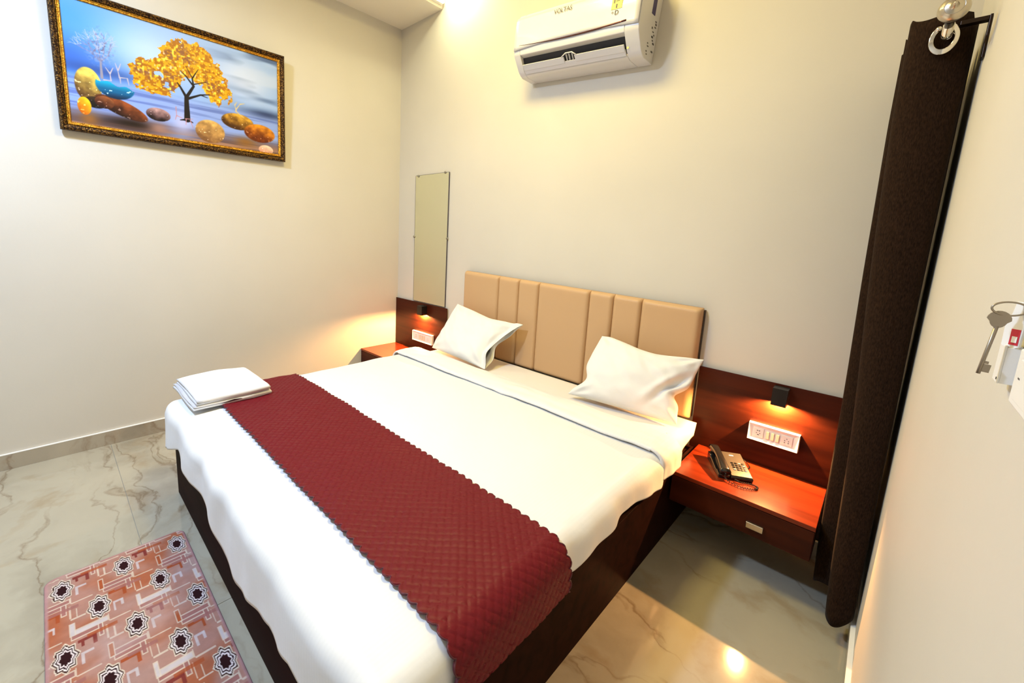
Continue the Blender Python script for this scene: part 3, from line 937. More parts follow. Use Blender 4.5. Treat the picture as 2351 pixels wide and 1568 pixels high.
def painting():
    nu, nv = 460, 260
    u = np.linspace(0, 1, nu)[:, None] * np.ones((1, nv)); v = np.linspace(0, 1, nv)[None, :] * np.ones((nu, 1))
    rng = np.random.default_rng(3)
    def vnoise(fx, fy, seed):
        r = np.random.default_rng(seed); gx, gy = int(fx) + 2, int(fy) + 2
        g = r.random((gx, gy)); x = u * fx; y = v * fy
        i = x.astype(int); j = y.astype(int); a = x - i; b = y - j
        a = a * a * (3 - 2 * a); b = b * b * (3 - 2 * b)
        return (g[i, j] * (1 - a) + g[i + 1, j] * a) * (1 - b) + (g[i, j + 1] * (1 - a) + g[i + 1, j + 1] * a) * b
    def fb(fx, fy, s):
        return (vnoise(fx, fy, s) + .5 * vnoise(fx * 2, fy * 2, s + 1) + .25 * vnoise(fx * 4, fy * 4, s + 2)) / 1.75
    C = np.zeros((nu, nv, 3))
    def mix(c, w):
        nonlocal C
        w = np.clip(w, 0, 1)[..., None]; C = C * (1 - w) + np.array(c) * w
    def g(cu, cv, ru, rv): return np.exp(-((u - cu) / ru) ** 2 - ((v - cv) / rv) ** 2)
    asp = 1.72
    mix((0.62, 0.74, 0.93), np.ones_like(u))
    mix((0.33, 0.62, 0.95), g(0.0, 0.75, 0.30, 0.45) * 1.1)
    mix((0.25, 0.45, 0.80), g(0.02, 0.55, 0.22, 0.14))
    mix((0.90, 0.94, 1.0), g(0.32, 0.72, 0.20, 0.25) * 0.62)
    mix((0.93, 0.94, 0.99), g(0.80, 0.72, 0.16, 0.2) * 0.7)
    cl = fb(4, 7, 10)
    band = np.clip((u - 0.55) * 2.6, 0, 1) * np.clip((v - 0.32) * 3, 0, 1)
    mix((0.36, 0.45, 0.62), band * np.clip((fb(3.2, 9, 21) - 0.42) * 5, 0, 1) * 0.95)
    mix((0.80, 0.85, 0.95), band * np.clip((fb(4.2, 8, 31) - 0.55) * 5, 0, 1) * 0.6)
    mix((0.20, 0.26, 0.42), g(0.93, 0.40, 0.14, 0.05) * 1.0)
    mix((0.22, 0.34, 0.62), g(0.12, 0.47, 0.20, 0.05) * 0.8)
    # water
    hz = 0.42 + 0.02 * (fb(6, 2, 41) - .5)
    wt = np.clip((hz - v) * 14, 0, 1)
    mix((0.60, 0.68, 0.92), wt * 0.75)
    st = fb(3, 40, 51)
    mix((0.38, 0.46, 0.72), wt * np.clip((st - 0.5) * 5, 0, 1) * 0.7)
    mix((0.42, 0.30, 0.26), np.clip((0.16 - v) * 9, 0, 1) * (0.85 - 0.5 * g(0.45, 0.05, 0.1, 0.2)))
    mix((0.80, 0.62, 0.50), np.clip((0.13 - v) * 9, 0, 1) * np.clip((st - 0.5) * 6, 0, 1) * 0.7)
    mix((0.16, 0.10, 0.08), g(0.24, 0.07, 0.13, 0.045) * 1.0); mix((0.62, 0.42, 0.20), g(0.07, 0.05, 0.035, 0.06) * 0.9)
    mix((0.72, 0.55, 0.48), g(0.36, 0.07, 0.05, 0.05) * 0.8); mix((0.80, 0.80, 0.94), g(0.47, 0.16, 0.05, 0.10) * 0.8)
    def ell(cu, cv, ru, rv, top, bot, rot=0.0, spots=0.3, seed=60):
        nonlocal C
        a, b = (u - cu) * asp, (v - cv)
        c_, s_ = math.cos(rot), math.sin(rot)
        x = (a * c_ + b * s_) / (ru * asp); y = (-a * s_ + b * c_) / rv
        d = np.sqrt(x * x + y * y); w = np.clip((1 - d) * 14, 0, 1)
        n_ = fb(40, 26, seed)
        sh = np.clip(0.5 + 0.55 * y + 0.20 * x + (n_ - .5) * spots, 0, 1)[..., None]
        col = np.array(bot) * (1 - sh) + np.array(top) * sh
        sp = (vnoise(120, 75, seed + 3) > 0.90)[..., None] * (sh < 0.6)
        col = np.where(sp, col + 0.4, col) * (0.86 + 0.28 * n_[..., None])
        C = C * (1 - w[..., None]) + col * w[..., None]
    ell(0.078, 0.335, 0.053, 0.150, (0.98, 0.86, 0.42), (0.36, 0.24, 0.12), 0, 0.4)
    ell(0.10, 0.20, 0.045, 0.05, (0.25, 0.18, 0.12), (0.05, 0.03, 0.03))
    ell(0.205, 0.190, 0.115, 0.070, (0.62, 0.33, 0.16), (0.16, 0.06, 0.04), -0.35, 0.5, 71)
    ell(0.135, 0.215, 0.040, 0.055, (0.66, 0.40, 0.22), (0.22, 0.08, 0.05), 0, 0.5, 72)
    ell(0.056, 0.155, 0.027, 0.077, (1.0, 0.80, 0.14), (0.85, 0.45, 0.05), 0, 0.2)
    ell(0.359, 0.196, 0.057, 0.062, (0.78, 0.62, 0.60), (0.12, 0.06, 0.08), 0, 0.5, 76)
    # teal bowl = lower half of an ellipse
    x = (u - 0.183) / 0.080; y = (v - 0.365) / 0.105
    wb = np.clip((1 - np.sqrt(x * x + y * y)) * 14, 0, 1) * (v < 0.385 + 0.01 * np.sin(u * 90) - 0.25 * (u - 0.183))
    mix((0.02, 0.42, 0.60), wb); mix((0.05, 0.70, 0.85), wb * np.clip((v - 0.335) * 18, 0, 1)); mix((0.01, 0.10, 0.22), wb * np.clip((0.32 - v) * 16, 0, 1))
    mix((0.75, 0.95, 1.0), wb * (fb(60, 40, 80) > 0.72) * (v < 0.36))
    # main tree foliage
    poly = [(0.245, 0.599), (0.303, 0.673), (0.38, 0.701), (0.384, 0.818), (0.456, 0.917), (0.558, 0.94), (0.62, 0.875), (0.651, 0.803), (0.693, 0.713), (0.735, 0.518), (0.709, 0.419), (0.651, 0.377), (0.615, 0.433), (0.589, 0.52), (0.548, 0.585), (0.484, 0.560), (0.451, 0.468), (0.413, 0.392), (0.319, 0.369), (0.27, 0.431), (0.251, 0.513)]
    uu = u + (fb(50, 30, 90) - .5) * 0.045; vv = v + (fb(50, 30, 95) - .5) * 0.075
    ins_ = np.zeros_like(u, bool); q = len(poly)
    for a in range(q):
        (x1, y1), (x2, y2) = poly[a], poly[(a + 1) % q]
        cond = ((y1 > vv) != (y2 > vv)) & (uu < (x2 - x1) * (vv - y1) / (y2 - y1 + 1e-9) + x1)
        ins_ ^= cond
    ln = fb(80, 50, 99); bn = fb(14, 9, 101)
    fol = ins_ & ~((fb(22, 14, 105) > 0.72) & (v < 0.66))
    mix((0.90, 0.68, 0.12), fol * 1.0); mix((0.70, 0.44, 0.10), fol * np.clip((ln - 0.47) * 8, 0, 1) * 0.9); mix((0.55, 0.36, 0.30), fol * np.clip((bn - 0.46) * 6, 0, 1) * 0.8 * np.clip((vnoise(110, 70, 209) - 0.35) * 5, 0, 1))
    mix((1.0, 0.90, 0.35), fol * np.clip((vnoise(95, 60, 111) - 0.72) * 6, 0, 1)); mix((0.97, 0.85, 0.70), fol * np.clip((vnoise(70, 50, 113) - 0.85) * 9, 0, 1))
    def seg(a, b, w0, w1, col):
        ax, ay = a[0] * asp, a[1]; bx, by = b[0] * asp, b[1]
        dx, dy = bx - ax, by - ay; L2 = dx * dx + dy * dy
        t = np.clip(((u * asp - ax) * dx + (v - ay) * dy) / L2, 0, 1)
        d = np.hypot(u * asp - ax - t * dx, v - ay - t * dy)
        mix(col, np.clip((w0 * (1 - t) + w1 * t - d) * 260 + 0.5, 0, 1))
    dk = (0.10, 0.08, 0.11)
    for a, b, w0, w1 in [((.494, .20), (.495, .42), .026, .017), ((.495, .41), (.467, .50), .013, .008), ((.467, .50), (.455, .53), .008, .004), ((.495, .41), (.533, .53), .014, .010), ((.533, .53), (.496, .612), .009, .005), ((.496, .612), (.472, .645), .005, .003), ((.533, .53), (.528, .60), .008, .006), ((.528, .60), (.545, .655), .006, .004), ((.545, .655), (.56, .70), .004, .002), ((.50, .40), (.565, .462), .012, .007), ((.565, .462), (.610, .484), .007, .004), ((.565, .462), (.60, .45), .005, .003), ((.535, .55), (.60, .60), .005, .002), ((.53, .60), (.50, .70), .004, .002), ((.494, .20), (.46, .185), .012, .004), ((.494, .20), (.52, .180), .012, .004)]:
        seg(a, b, w0, w1, dk)
    # small bare tree
    gy = (0.55, 0.56, 0.68)
    seg((.133, .42), (.133, .56), .010, .006, (0.62, 0.60, 0.66))
    r2 = np.random.default_rng(5)
    def branch(p, ang, ln_, dep):
        e = (p[0] + math.cos(ang) * ln_ / asp, p[1] + math.sin(ang) * ln_)
        seg(p, e, 0.0028 * (dep + 1) / 3, 0.0016 * (dep + 1) / 3, gy if dep > 1 else (0.74, 0.76, 0.86))
        if dep:
            for q_ in range(2): branch(e, ang + r2.uniform(-0.7, 0.7), ln_ * r2.uniform(0.6, 0.85), dep - 1)
    for a in (0.9, 1.25, 1.6, 1.95, 2.3): branch((.133, .55), a, 0.085, 4)
    blob = np.clip(1.15 - np.hypot((u - .134) * asp / .105, (v - .67) / .165), 0, 1)
    mix((0.72, 0.74, 0.84), blob * (vnoise(130, 80, 301) > 0.62) * 0.75)
    mix((0.45, 0.44, 0.55), blob * (vnoise(130, 80, 305) > 0.78) * 0.8)
    # rocks at the right
    ell(0.759, 0.275, 0.093, 0.085, (0.86, 0.66, 0.24), (0.34, 0.20, 0.08), 0, 0.8, 120)
    ell(0.608, 0.123, 0.079, 0.118, (0.90, 0.72, 0.42), (0.52, 0.36, 0.22), 0, 0.5, 124)
    ell(0.886, 0.195, 0.095, 0.098, (0.93, 0.62, 0.18), (0.42, 0.16, 0.04), 0, 0.6, 128)
    ell(0.922, 0.03, 0.046, 0.052, (0.98, 0.85, 0.74), (0.85, 0.60, 0.50), 0, 0.1)
    mix((0.62, 0.42, 0.16), g(0.80, 0.08, 0.06, 0.05) * 0.8)
    # little deer
    wc = (0.78, 0.74, 0.78)
    for sg in [((.140, .406), (.168, .412)), ((.168, .412), (.166, .470)), ((.166, .47), (.150, .515)), ((.166, .47), (.180, .525))]: seg(*sg, .0055, .0022, wc)
    for sg in [((.203, .455), (.235, .462)), ((.203, .455), (.198, .515)), ((.198, .515), (.190, .57)), ((.200, .515), (.212, .575)), ((.205, .45), (.206, .405)), ((.235, .46), (.240, .405))]: seg(*sg, .005, .002, wc)
    for sg in [((.442, .30), (.443, .22)), ((.443, .22), (.47, .205)), ((.485, .205), (.520, .214)), ((.488, .20), (.486, .15)), ((.508, .20), (.52, .13)), ((.443, .22), (.436, .18))]: seg(*sg, .004, .002, (0.80, 0.58, 0.60))
    for sg in [((.749, .38), (.796, .325)), ((.752, .38), (.745, .44)), ((.752, .40), (.775, .46)), ((.775, .46), (.80, .475)), ((.745, .44), (.757, .475))]: seg(*sg, .006, .002, (0.86, 0.78, 0.60))
    return np.clip(C, 0, 1), u, v


Cc, uu_, vv_ = painting()
iw = 0.046
P = np.zeros((*uu_.shape, 3))
P[..., 0] = 0.009; P[..., 1] = -Wp / 2 + iw + uu_ * (Wp - 2 * iw); P[..., 2] = iw + vv_ * (Hp - 2 * iw)
cv = obj('canvas', grid_mesh(P), M_CANVAS, pic); color_attr(cv.data, Cc ** 1.12 * 0.93)
obj('backing', B(0.0, 0.008, -Wp / 2 + 0.033, Wp / 2 - 0.033, 0.033, Hp - 0.033), M_DARK, pic)

# ------------------------------------------------------------------ air conditioner
ac = thing('air_conditioner', 'white split air conditioner high on the wall above the headboard', 'air conditioner', (1.84, -0.002, 2.335), (0, R(4.6), 0))
AW = 0.392
# section (y, z) of the casing, outlet cut as a recess
ZS = lambda z: z if z < 0.12 else 0.12 + (z - 0.12) * 1.25
sec = [(0, 0), (-0.105, 0.004), (-0.128, 0.014), (-0.132, 0.028), (-0.075, 0.060), (-0.080, 0.088), (-0.172, 0.098), (-0.206, 0.104), (-0.214, 0.125), (-0.218, 0.20), (-0.212, 0.262), (-0.185, 0.290), (-0.09, 0.300), (0, 0.300)]
full = [(0, 0), (-0.105, 0.004), (-0.128, 0.014), (-0.150, 0.030), (-0.206, 0.100), (-0.214, 0.125), (-0.218, 0.20), (-0.212, 0.262), (-0.185, 0.290), (-0.09, 0.300), (0, 0.300)]
sec = [(y, ZS(z)) for y, z in sec]; full = [(y, ZS(z)) for y, z in full]
bm = bmesh.new()
prism(sec, 'x', -AW + 0.045, AW - 0.075, bm)
prism(full, 'x', -AW, -AW + 0.045, bm); prism(full, 'x', AW - 0.075, AW, bm)
obj('casing', bm, M_ACP, ac, bevel=0.004, seg=3, smooth=True, angle=35)
# front panel, slightly proud, curved lower edge
fpn = []
for x0 in (0,):
    n = 30; pr = 0.0035
    P = np.zeros((n + 1, 9, 3))
    for i in range(n + 1):
        x = -AW + 0.004 + (2 * AW - 0.008) * i / n
        low = 0.128 + 0.016 * (1 - (x / AW) ** 2)
        for j in range(9):
            z = low + (0.305 - low) * j / 8
            y = float(np.interp(z, [0.104, 0.126, 0.22, 0.2975, 0.3325], [-0.206, -0.214, -0.218, -0.212, -0.185])) - pr
            P[i, j] = (x, y, z)
fr = obj('front_panel', grid_mesh(P), M_ACP, ac, smooth=True); solid(fr, 0.004, off=1)
# long bronze trim line, gently curved
pts = [(x, -0.2205 - 0.001, 0.152 - 0.012 * (1 - (x / 0.34) ** 2)) for x in np.linspace(-0.350, 0.325, 24)]
obj('trim_line', tube(pts, [0.0016 + 0.0032 * (i / 23) for i in range(24)], 8), M_BROWNTRIM, ac, smooth=True)['label'] = 'dark bronze trim line'
# outlet: dark cavity and louvres
obj('outlet_cavity', prism([(-0.0755, 0.060), (-0.132, 0.0285), (-0.133, 0.029), (-0.173, 0.0975), (-0.080, 0.0875)], 'x', -AW + 0.0452, AW - 0.0752), M_SLOT, ac)
def lou(x0, x1):
    return prism([(-0.150, 0.034), (-0.156, 0.030), (-0.182, 0.055), (-0.176, 0.060)], 'x', x0, x1)
obj('louvre', lou(-AW + 0.052, -0.048), M_ACP, ac, bevel=0.001)
obj('louvre', lou(0.022, AW - 0.082), M_ACP, ac, bevel=0.001)
obj('louvre_frame', prism([(-0.131, 0.022), (-0.137, 0.016), (-0.162, 0.038), (-0.156, 0.043)], 'x', -AW + 0.050, AW - 0.080), M_ACP, ac, bevel=0.001)
lp = bmesh.new()
for x in (-0.032, -0.014, 0.006):
    prism([(-0.148, 0.030), (-0.154, 0.030), (-0.186, 0.066), (-0.174, 0.068)], 'x', x, x + 0.003, lp)
obj('louvre_link', lp, M_ACP, ac)
br = tube([(-0.062, -0.181, 0.056), (-0.034, -0.186, 0.072), (0.006, -0.186, 0.072), (0.034, -0.181, 0.056)], 0.0032, 8)
obj('louvre_bridge', br, M_ACP, ac, smooth=True)
# stickers and printing
obj('energy_label', B(0.236, 0.292, -0.2272, -0.2255, 0.212, 0.300), M_YEL, ac)['label'] = 'yellow energy rating sticker'
eb = bmesh.new()
box(eb, 0.242, 0.286, -0.2282, -0.2274, 0.276, 0.285); box(eb, 0.246, 0.253, -0.2282, -0.2274, 0.240, 0.265); box(eb, 0.258, 0.282, -0.2282, -0.2274, 0.256, 0.259)
box(eb, 0.258, 0.277, -0.2282, -0.2274, 0.246, 0.249); box(eb, 0.260, 0.268, -0.2282, -0.2274, 0.216, 0.234)
obj('sticker_print', eb, M_PRINT, ac)
text_mesh('logo_text', 'VOLTAS', 0.032, M_PRINT, ac, (-0.060, -0.2262, 0.280), (R(90), 0, 0))
text_mesh('panel_mark', 'D', 0.030, M_PRINT, ac, (0.268, -0.2275, 0.195), (R(90), 0, 0))
text_mesh('panel_mark', 'o', 0.020, M_PRINT, ac, (0.246, -0.2275, 0.200), (R(90), 0, 0))
ss = bmesh.new()
box(ss, AW + 0.0002, AW + 0.0012, -0.100, -0.062, 0.210, 0.290)
obj('side_sticker', ss, M_NAVY, ac)
ss = bmesh.new()
random.seed(4)
for k in range(14):
    y = -0.11 + random.random() * 0.075; z = 0.025 + k * 0.0125
    box(ss, AW + 0.0002, AW + 0.0009, y, y + 0.010 + random.random() * 0.012, z, z + 0.004 + random.random() * 0.005)
obj('side_print', ss, M_PRINT, ac)['kind'] = 'stuff'
obj('corner_sticker', B(AW - 0.070, AW - 0.060, -0.165, -0.1645, 0.040, 0.050), M_YEL, ac)

# ------------------------------------------------------------------ curtain, rod
RX, RZ = 3.285, 2.005
def curtain():
    top = [(3.345, -0.395), (3.338, -0.440), (3.300, -0.462), (3.250, -0.468), (3.214, -0.452), (3.208, -0.425), (3.240, -0.405), (3.320, -0.385), (3.345, -0.355), (3.300, -0.335), (3.215, -0.315), (3.198, -0.290), (3.240, -0.265), (3.330, -0.250), (3.345, -0.225), (3.290, -0.205), (3.205, -0.190), (3.195, -0.165), (3.250, -0.145), (3.335, -0.130), (3.340, -0.105), (3.270, -0.085), (3.215, -0.072), (3.222, -0.045)]
    bot = []
    for (x, y) in top:
        if y <= -0.40: xx = 3.292 + (x - 3.21) * 0.48
        else: xx = 3.238 + (x - 3.20) * 0.74
        bot.append((xx, y * 1.03 + (0.0 if y > -0.4 else -0.005)))
    T_ = [Vector((x, y, 0)) for x, y in top]; B_ = [Vector((x, y, 0)) for x, y in bot]
    T_ = catmull(T_, 7); B_ = catmull(B_, 7)
    nz = 70; n = len(T_)
    P = np.zeros((n, nz + 1, 3))
    for i in range(n):
        fr_ = i / n
        zb = 0.085 if T_[i].y < -0.40 else 0.105 + 0.01 * math.sin(i * 0.4)
        if T_[i].y < -0.40: zb = 0.066 + 0.05 * abs((T_[i].x - 3.26) / 0.08) ** 2
        zt_ = 2.075 - 0.015 * abs(math.sin(i * 0.21)) - (0.02 if T_[i].x > 3.33 else 0)
        for j in range(nz + 1):
            t = j / nz; z = zt_ + (zb - zt_) * t
            k = max(0, (t - 0.12) / 0.88) ** 1.15
            p = T_[i] * (1 - k) + B_[i] * k
            wob = 0.010 * noise.noise(Vector((i * 0.07, t * 2.6, 1.0))) * (0.3 + t)
            P[i, j] = (min(p.x + wob, RW - 0.006), min(p.y + 0.006 * noise.noise(Vector((i * 0.09, t * 3, 8))) * t, -0.024), z)
    t = thing('curtain', 'dark brown eyelet curtain hanging bunched beside the right wall', 'curtain', (3.29, -0.25, 0))
    P = P - np.array([3.29, -0.25, 0])
    c = obj('curtain_panel', grid_mesh(P), M_CURT, t, smooth=True); solid(c, 0.0022, off=0)
    obj('leading_hem', tube([tuple(P[2, j] + np.array([0, 0, 0])) for j in range(nz + 1)], 0.0026, 6), M_CURT, t, smooth=True)
    for y in (-0.43, -0.35, -0.275, -0.20, -0.125):
        ring = [(RX - 3.29 + 0.021 * math.cos(a), y + 0.25, RZ + 0.021 * math.sin(a)) for a in [2 * math.pi * k / 24 for k in range(24)]]
        obj('eyelet', tube(ring, 0.004, 8, closed=True), M_CHROME, t, smooth=True)


curtain()
rod = thing('curtain_rod', 'chrome curtain rod end with ball finial and ring bracket above the curtain', 'curtain rod', (RX, -0.05, RZ))
obj('pole', lathe([(0.0115, 0.0), (0.0115, -0.50)], 20, 'y'), M_CHROME, rod, smooth=True)
obj('neck', lathe([(0.0095, -0.501), (0.0095, -0.572)], 20, 'y'), M_BRKT, rod, smooth=True)
fin = [(0.0100, -0.573), (0.0160, -0.575)] + [(0.0300 * math.cos(a), -0.600 - 0.026 * math.sin(a)) for a in [R(-62 + 8 * k) for k in range(15)]]
fin += [(0.0190, -0.6205), (0.0185, -0.618), (0.0165, -0.6195), (0.010, -0.6215), (0.0072, -0.624), (0.0050, -0.634), (0.0012, -0.643)]
fo = obj('finial', lathe(fin, 40, 'y'), M_STEEL, rod, smooth=True); fo['label'] = 'round stepped finial with a small pointed tip'
fo.location = (0.001, 0, 0.003)
# bracket: wall plate, arm, ring cup
bk = bmesh.new()
yb = -0.435
box(bk, RW - RX - 0.006, RW - RX - 0.0006, yb - 0.016, yb + 0.016, -0.085, 0.024)
box(bk, 0.022, RW - RX - 0.006, yb - 0.012, yb + 0.012, 0.012, 0.023)
obj('bracket', bk, M_BRKT, rod, bevel=0.001)
cup = bmesh.new(); ri, ro, n = 0.0200, 0.0300, 40
cx_, cz_ = -0.004, -0.008
arcs = [math.radians(125) + math.radians(298) * k / n for k in range(n + 1)]
rr = []
for a in arcs:
    c_, s_ = math.cos(a), math.sin(a)
    rr.append([cup.verts.new((cx_ + r * c_, y, cz_ - 0.006 + 1.4 * r * s_)) for r, y in ((ri, yb - 0.010), (ro, yb - 0.008), (ro, yb + 0.010), (ri, yb + 0.012))])
for a, b in zip(rr, rr[1:]):
    for k in range(4): cup.faces.new((a[k], a[(k + 1) % 4], b[(k + 1) % 4], b[k]))
cup.faces.new(rr[0][::-1]); cup.faces.new(rr[-1])
obj('ring_cup', cup, M_CHROME, rod, bevel=0.0015, smooth=True)
obj('clamp_screw', lathe([(0.004, 0.0), (0.006, -0.004), (0.006, -0.010), (0.002, -0.012)], 12, 'y', (-0.018, yb - 0.008, 0.012)), M_CHROME, rod, smooth=True)

# ------------------------------------------------------------------ key switch, key and switch plate on the right wall
kh = thing('key_holder', 'small white key-tag box on the right wall beside the switch plate', 'key holder', (RW, -1.684, 1.264))
bm = bmesh.new()
# open-topped pocket: local -x out of the wall
box(bm, -0.0115, -0.0100, -0.012, 0.012, 0.0, 0.0385); box(bm, -0.0100, -0.0006, -0.012, -0.0105, 0.0, 0.0365)
box(bm, -0.0100, -0.0006, 0.0105, 0.012, 0.0, 0.0385); box(bm, -0.0100, -0.0006, -0.0105, 0.0105, 0.0, 0.0015)
box(bm, -0.0022, -0.0006, -0.0105, 0.0105, 0.0015, 0.0385)
obj('pocket', bm, M_WHITEP, kh, bevel=0.0004)
obj('indicator_slot', B(-0.0119, -0.0116, -0.0085, -0.0065, 0.003, 0.0055), M_SLOT, kh)
kt = thing('room_key', 'nickel key hanging by a ring from a white and red tag', 'key', (3.3535, -1.700, 1.300))
fob = [(-0.0035, -0.030), (0.0035, -0.030), (0.0035, 0.0), (0.0070, 0.002), (0.0075, 0.022), (0.004, 0.034), (0.0025, 0.0455), (-0.0025, 0.0455), (-0.004, 0.034), (-0.0075, 0.022), (-0.0070, 0.002), (-0.0035, 0.0)]
bm = prism(fob, 'x', -0.0012, 0.0012)
tg = obj('key_tag', bm, M_WHITEP, kt, bevel=0.0004); tg.rotation_euler = (0, 0, R(42)); tg.location = (0.0035, 0.008, 0)
obj('tag_print', B(-0.0016, -0.0013, -0.0062, 0.0010, 0.0035, 0.0190), M_RED, tg)
obj('tag_label', B(-0.0019, -0.0017, -0.0050, -0.0008, 0.0060, 0.0120), M_WHITEP, tg)
ring = [(-0.0035 + 0.0115 * math.cos(a), 0.004 * math.cos(a), 0.0385 + 0.0065 * math.sin(a)) for a in [2 * math.pi * k / 36 for k in range(36)]]
obj('key_ring', tube(ring, 0.0009, 8, closed=True), M_KEY, kt, smooth=True)
kb = bmesh.new()
bow = [(0.0078 * math.cos(a) * (1.0 if math.sin(a) > -0.3 else 0.75), 0.0085 * math.sin(a)) for a in [2 * math.pi * k / 20 for k in range(20)]]
prism([(x, z + 0.0275) for x, z in bow], 'y', -0.0011, 0.0011, kb)
kk = obj('key_bow', kb, M_KEY, kt, bevel=0.0003); kk.location = (-0.0105, -0.001, 0.0)
kk.rotation_euler = (0, R(4), R(0))
sh = obj('key_shank', tube([(0, 0, 0.021), (0, 0, -0.0085), (0, 0, -0.0285)], 0.0016, 10), M_KEY, kt, smooth=True); sh.location = (-0.0108, -0.001, 0); sh.rotation_euler = (0, R(5), 0)
bt = bmesh.new(); box(bt, 0.0010, 0.0062, -0.0008, 0.0008, -0.0260, -0.0180); box(bt, 0.0010, 0.0040, -0.0008, 0.0008, -0.0175, -0.0150)
bt = obj('key_bit', bt, M_KEY, kt); bt.location = (-0.0108, -0.001, 0); bt.rotation_euler = (0, R(5), 0)
sp = thing('switch_plate', 'white switch plate at the right edge, nearer than the key holder', 'switch', (RW, -1.810, 1.258))
obj('plate', B(-0.009, -0.0006, -0.055, 0.068, 0.0, 0.050), M_WHITEP, sp, bevel=0.0015)
obj('rocker_switch', B(-0.0105, -0.0092, -0.045, 0.048, 0.007, 0.043), M_WHITEP, sp, bevel=0.0008)
obj('printed_mark', B(-0.0107, -0.01055, 0.038, 0.044, 0.026, 0.0275), M_PRINT, sp)

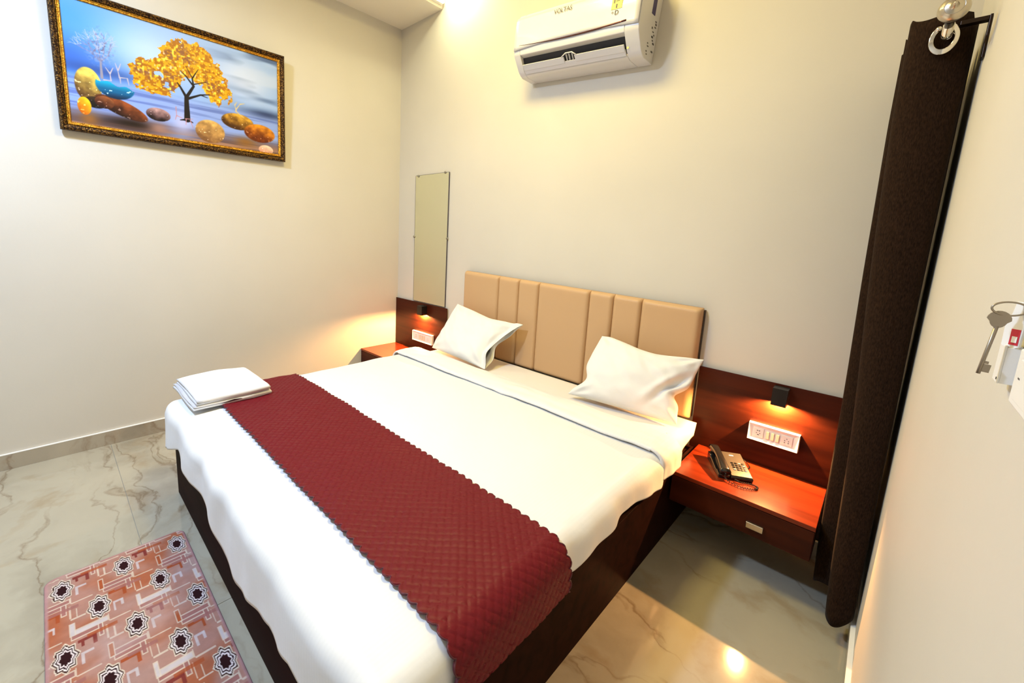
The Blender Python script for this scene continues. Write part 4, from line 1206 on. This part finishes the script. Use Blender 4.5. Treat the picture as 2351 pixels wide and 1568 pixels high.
# ------------------------------------------------------------------ rug
def rug():
    X0, X1, Y0, Y1 = 1.165, 2.42, -2.462, -2.014
    st = 0.0026
    nx, ny = int((X1 - X0) / st), int((Y1 - Y0) / st)
    x = np.linspace(X0, X1, nx)[:, None] * np.ones((1, ny)); y = np.linspace(Y0, Y1, ny)[None, :] * np.ones((nx, 1))
    def vn(f, seed):
        r = np.random.default_rng(seed); g = r.random((int((X1 - X0) * f) + 3, int((Y1 - Y0) * f) + 3))
        a = (x - X0) * f; b = (y - Y0) * f; i = a.astype(int); j = b.astype(int); a = a - i; b = b - j
        a = a * a * (3 - 2 * a); b = b * b * (3 - 2 * b)
        return (g[i, j] * (1 - a) + g[i + 1, j] * a) * (1 - b) + (g[i, j + 1] * (1 - a) + g[i + 1, j + 1] * a) * b
    def fbn(f, s): return (vn(f, s) + .5 * vn(2 * f, s + 1) + .25 * vn(4 * f, s + 2)) / 1.75
    C = np.ones((nx, ny, 3)) * np.array((0.64, 0.47, 0.42))
    def mix(c, w):
        nonlocal C
        w = np.clip(w, 0, 1)[..., None]; C = C * (1 - w) + np.array(c) * w
    big = fbn(4.5, 3)
    mix((0.62, 0.34, 0.22), np.clip((big - 0.47) * 8, 0, 1) * 0.85)
    mix((0.63, 0.53, 0.51), np.clip((0.43 - big) * 8, 0, 1) * 0.8)
    K = 1.9                                   # the print is drawn out along the rug
    PX, PY = 0.345 / K, 0.180
    def lat(k):
        ax, ay = (1.262, -2.055) if k == 0 else (1.262 + K * PX / 2, -2.055 - PY / 2 + 0.003)
        p = ((x - ax) / K + PX / 2) % PX - PX / 2; q = (y - ay + PY / 2) % PY - PY / 2
        return p, q
    cream = (0.80, 0.74, 0.67); mar = (0.46, 0.19, 0.17); gl = (0.74, 0.70, 0.71); rust = (0.60, 0.28, 0.15); pk = (0.58, 0.38, 0.36)
    def rect(p0, p1, q0, q1, col, both=(0, 1), a=0.92):
        for k in both:
            p, q = lat(k)
            for sx in (-PX, 0, PX):
                for sy in (-PY, 0, PY):
                    mix(col, ((p + sx > p0) & (p + sx < p1) & (q + sy > q0) & (q + sy < q1)) * a)
    def outl(p0, p1, q0, q1, col, line=cream, w=0.0026, both=(0, 1), a=0.92):
        rect(p0 - w, p1 + w, q0 - w, q1 + w, line, both, a * 0.9); rect(p0, p1, q0, q1, col, both, a)
    # interlocking key bars running along and across the rug
    outl(-0.046, -0.036, 0.018, 0.094, pk); outl(-0.046, -0.016, 0.084, 0.094, pk)
    outl(0.036, 0.045, -0.070, 0.016, gl, both=(1,)); outl(0.016, 0.045, -0.078, -0.069, gl, both=(1,))
    outl(0.036, 0.045, -0.070, 0.016, pk, both=(0,)); outl(0.016, 0.045, -0.078, -0.069, rust, both=(0,))
    rect(-0.028, -0.020, 0.030, 0.078, mar, (0,)); rect(-0.028, -0.004, 0.068, 0.078, mar, (0,)); rect(-0.020, -0.010, 0.038, 0.046, mar, (0,))
    rect(-0.028, -0.020, 0.030, 0.078, rust, (1,)); rect(-0.028, -0.004, 0.068, 0.078, rust, (1,))
    rect(0.004, 0.010, 0.036, 0.066, gl, a=0.85); rect(0.010, 0.030, 0.036, 0.043, gl, a=0.85); rect(0.004, 0.022, 0.059, 0.066, gl, (1,), 0.85)
    rect(0.002, 0.0052, -0.075, -0.036, cream, a=0.85); rect(-0.022, 0.002, -0.060, -0.0565, cream, a=0.85); rect(-0.034, 0.0, -0.078, -0.0745, cream, a=0.8)
    rect(0.048, 0.0515, 0.022, 0.080, cream, a=0.8); rect(0.030, 0.050, 0.0185, 0.022, cream, a=0.8)
    rect(0.058, 0.066, -0.040, 0.040, pk, (0,), 0.8); rect(0.058, 0.066, -0.040, 0.040, rust, (1,), 0.7)
    mix((0.70, 0.64, 0.65), np.clip((fbn(4.5, 31) - 0.58) * 8, 0, 1) * 0.4)
    # eight-pointed stars
    for k in (0, 1):
        p, q = lat(k)
        r = np.hypot(p, q); th = np.arctan2(q, p)
        w = np.abs(((th / (math.pi / 4)) % 1) - 0.5) * 2      # 1 at points, 0 between
        e = 1 + 0.26 * (w - 0.5)
        d = r / e
        mix(cream, d < 0.0315)
        mix((0.26, 0.15, 0.13), (d < 0.0285)); mix((0.86, 0.82, 0.80), (d < 0.0250)); mix((0.20, 0.11, 0.13), d < 0.0215)
        mix((0.86, 0.80, 0.80), d < 0.0180); mix((0.17, 0.07, 0.08), d < 0.0145)
    # pale border
    bd = np.minimum.reduce([x - X0, X1 - x, y - Y0, Y1 - y])
    mix((0.66, 0.50, 0.50), np.clip((0.012 - bd) * 200, 0, 1) * 0.9)
    C *= (0.94 + 0.10 * fbn(60, 44))[..., None]
    P = np.zeros((nx, ny, 3)); P[..., 0] = x; P[..., 1] = y
    # rounded corners
    rc = 0.035
    cx = np.clip(x, X0 + rc, X1 - rc); cy = np.clip(y, Y0 + rc, Y1 - rc)
    dx, dy = x - cx, y - cy
    linf = np.maximum(np.abs(dx), np.abs(dy)); l2 = np.hypot(dx, dy) + 1e-9
    s = linf / l2
    P[..., 0] = cx + dx * s; P[..., 1] = cy + dy * s
    P[..., 2] = 0.0085 + 0.0012 * (fbn(9, 77) - 0.5) - 0.003 * np.clip((0.006 - bd) / 0.006, 0, 1)
    o = obj('rug', grid_mesh(P), M_RUG, smooth=True); color_attr(o.data, np.clip(C, 0, 1))
    solid(o, 0.0048)
    tag(o, 'rust and pink rug with dark stars on the floor at the bed foot', 'rug')


rug()
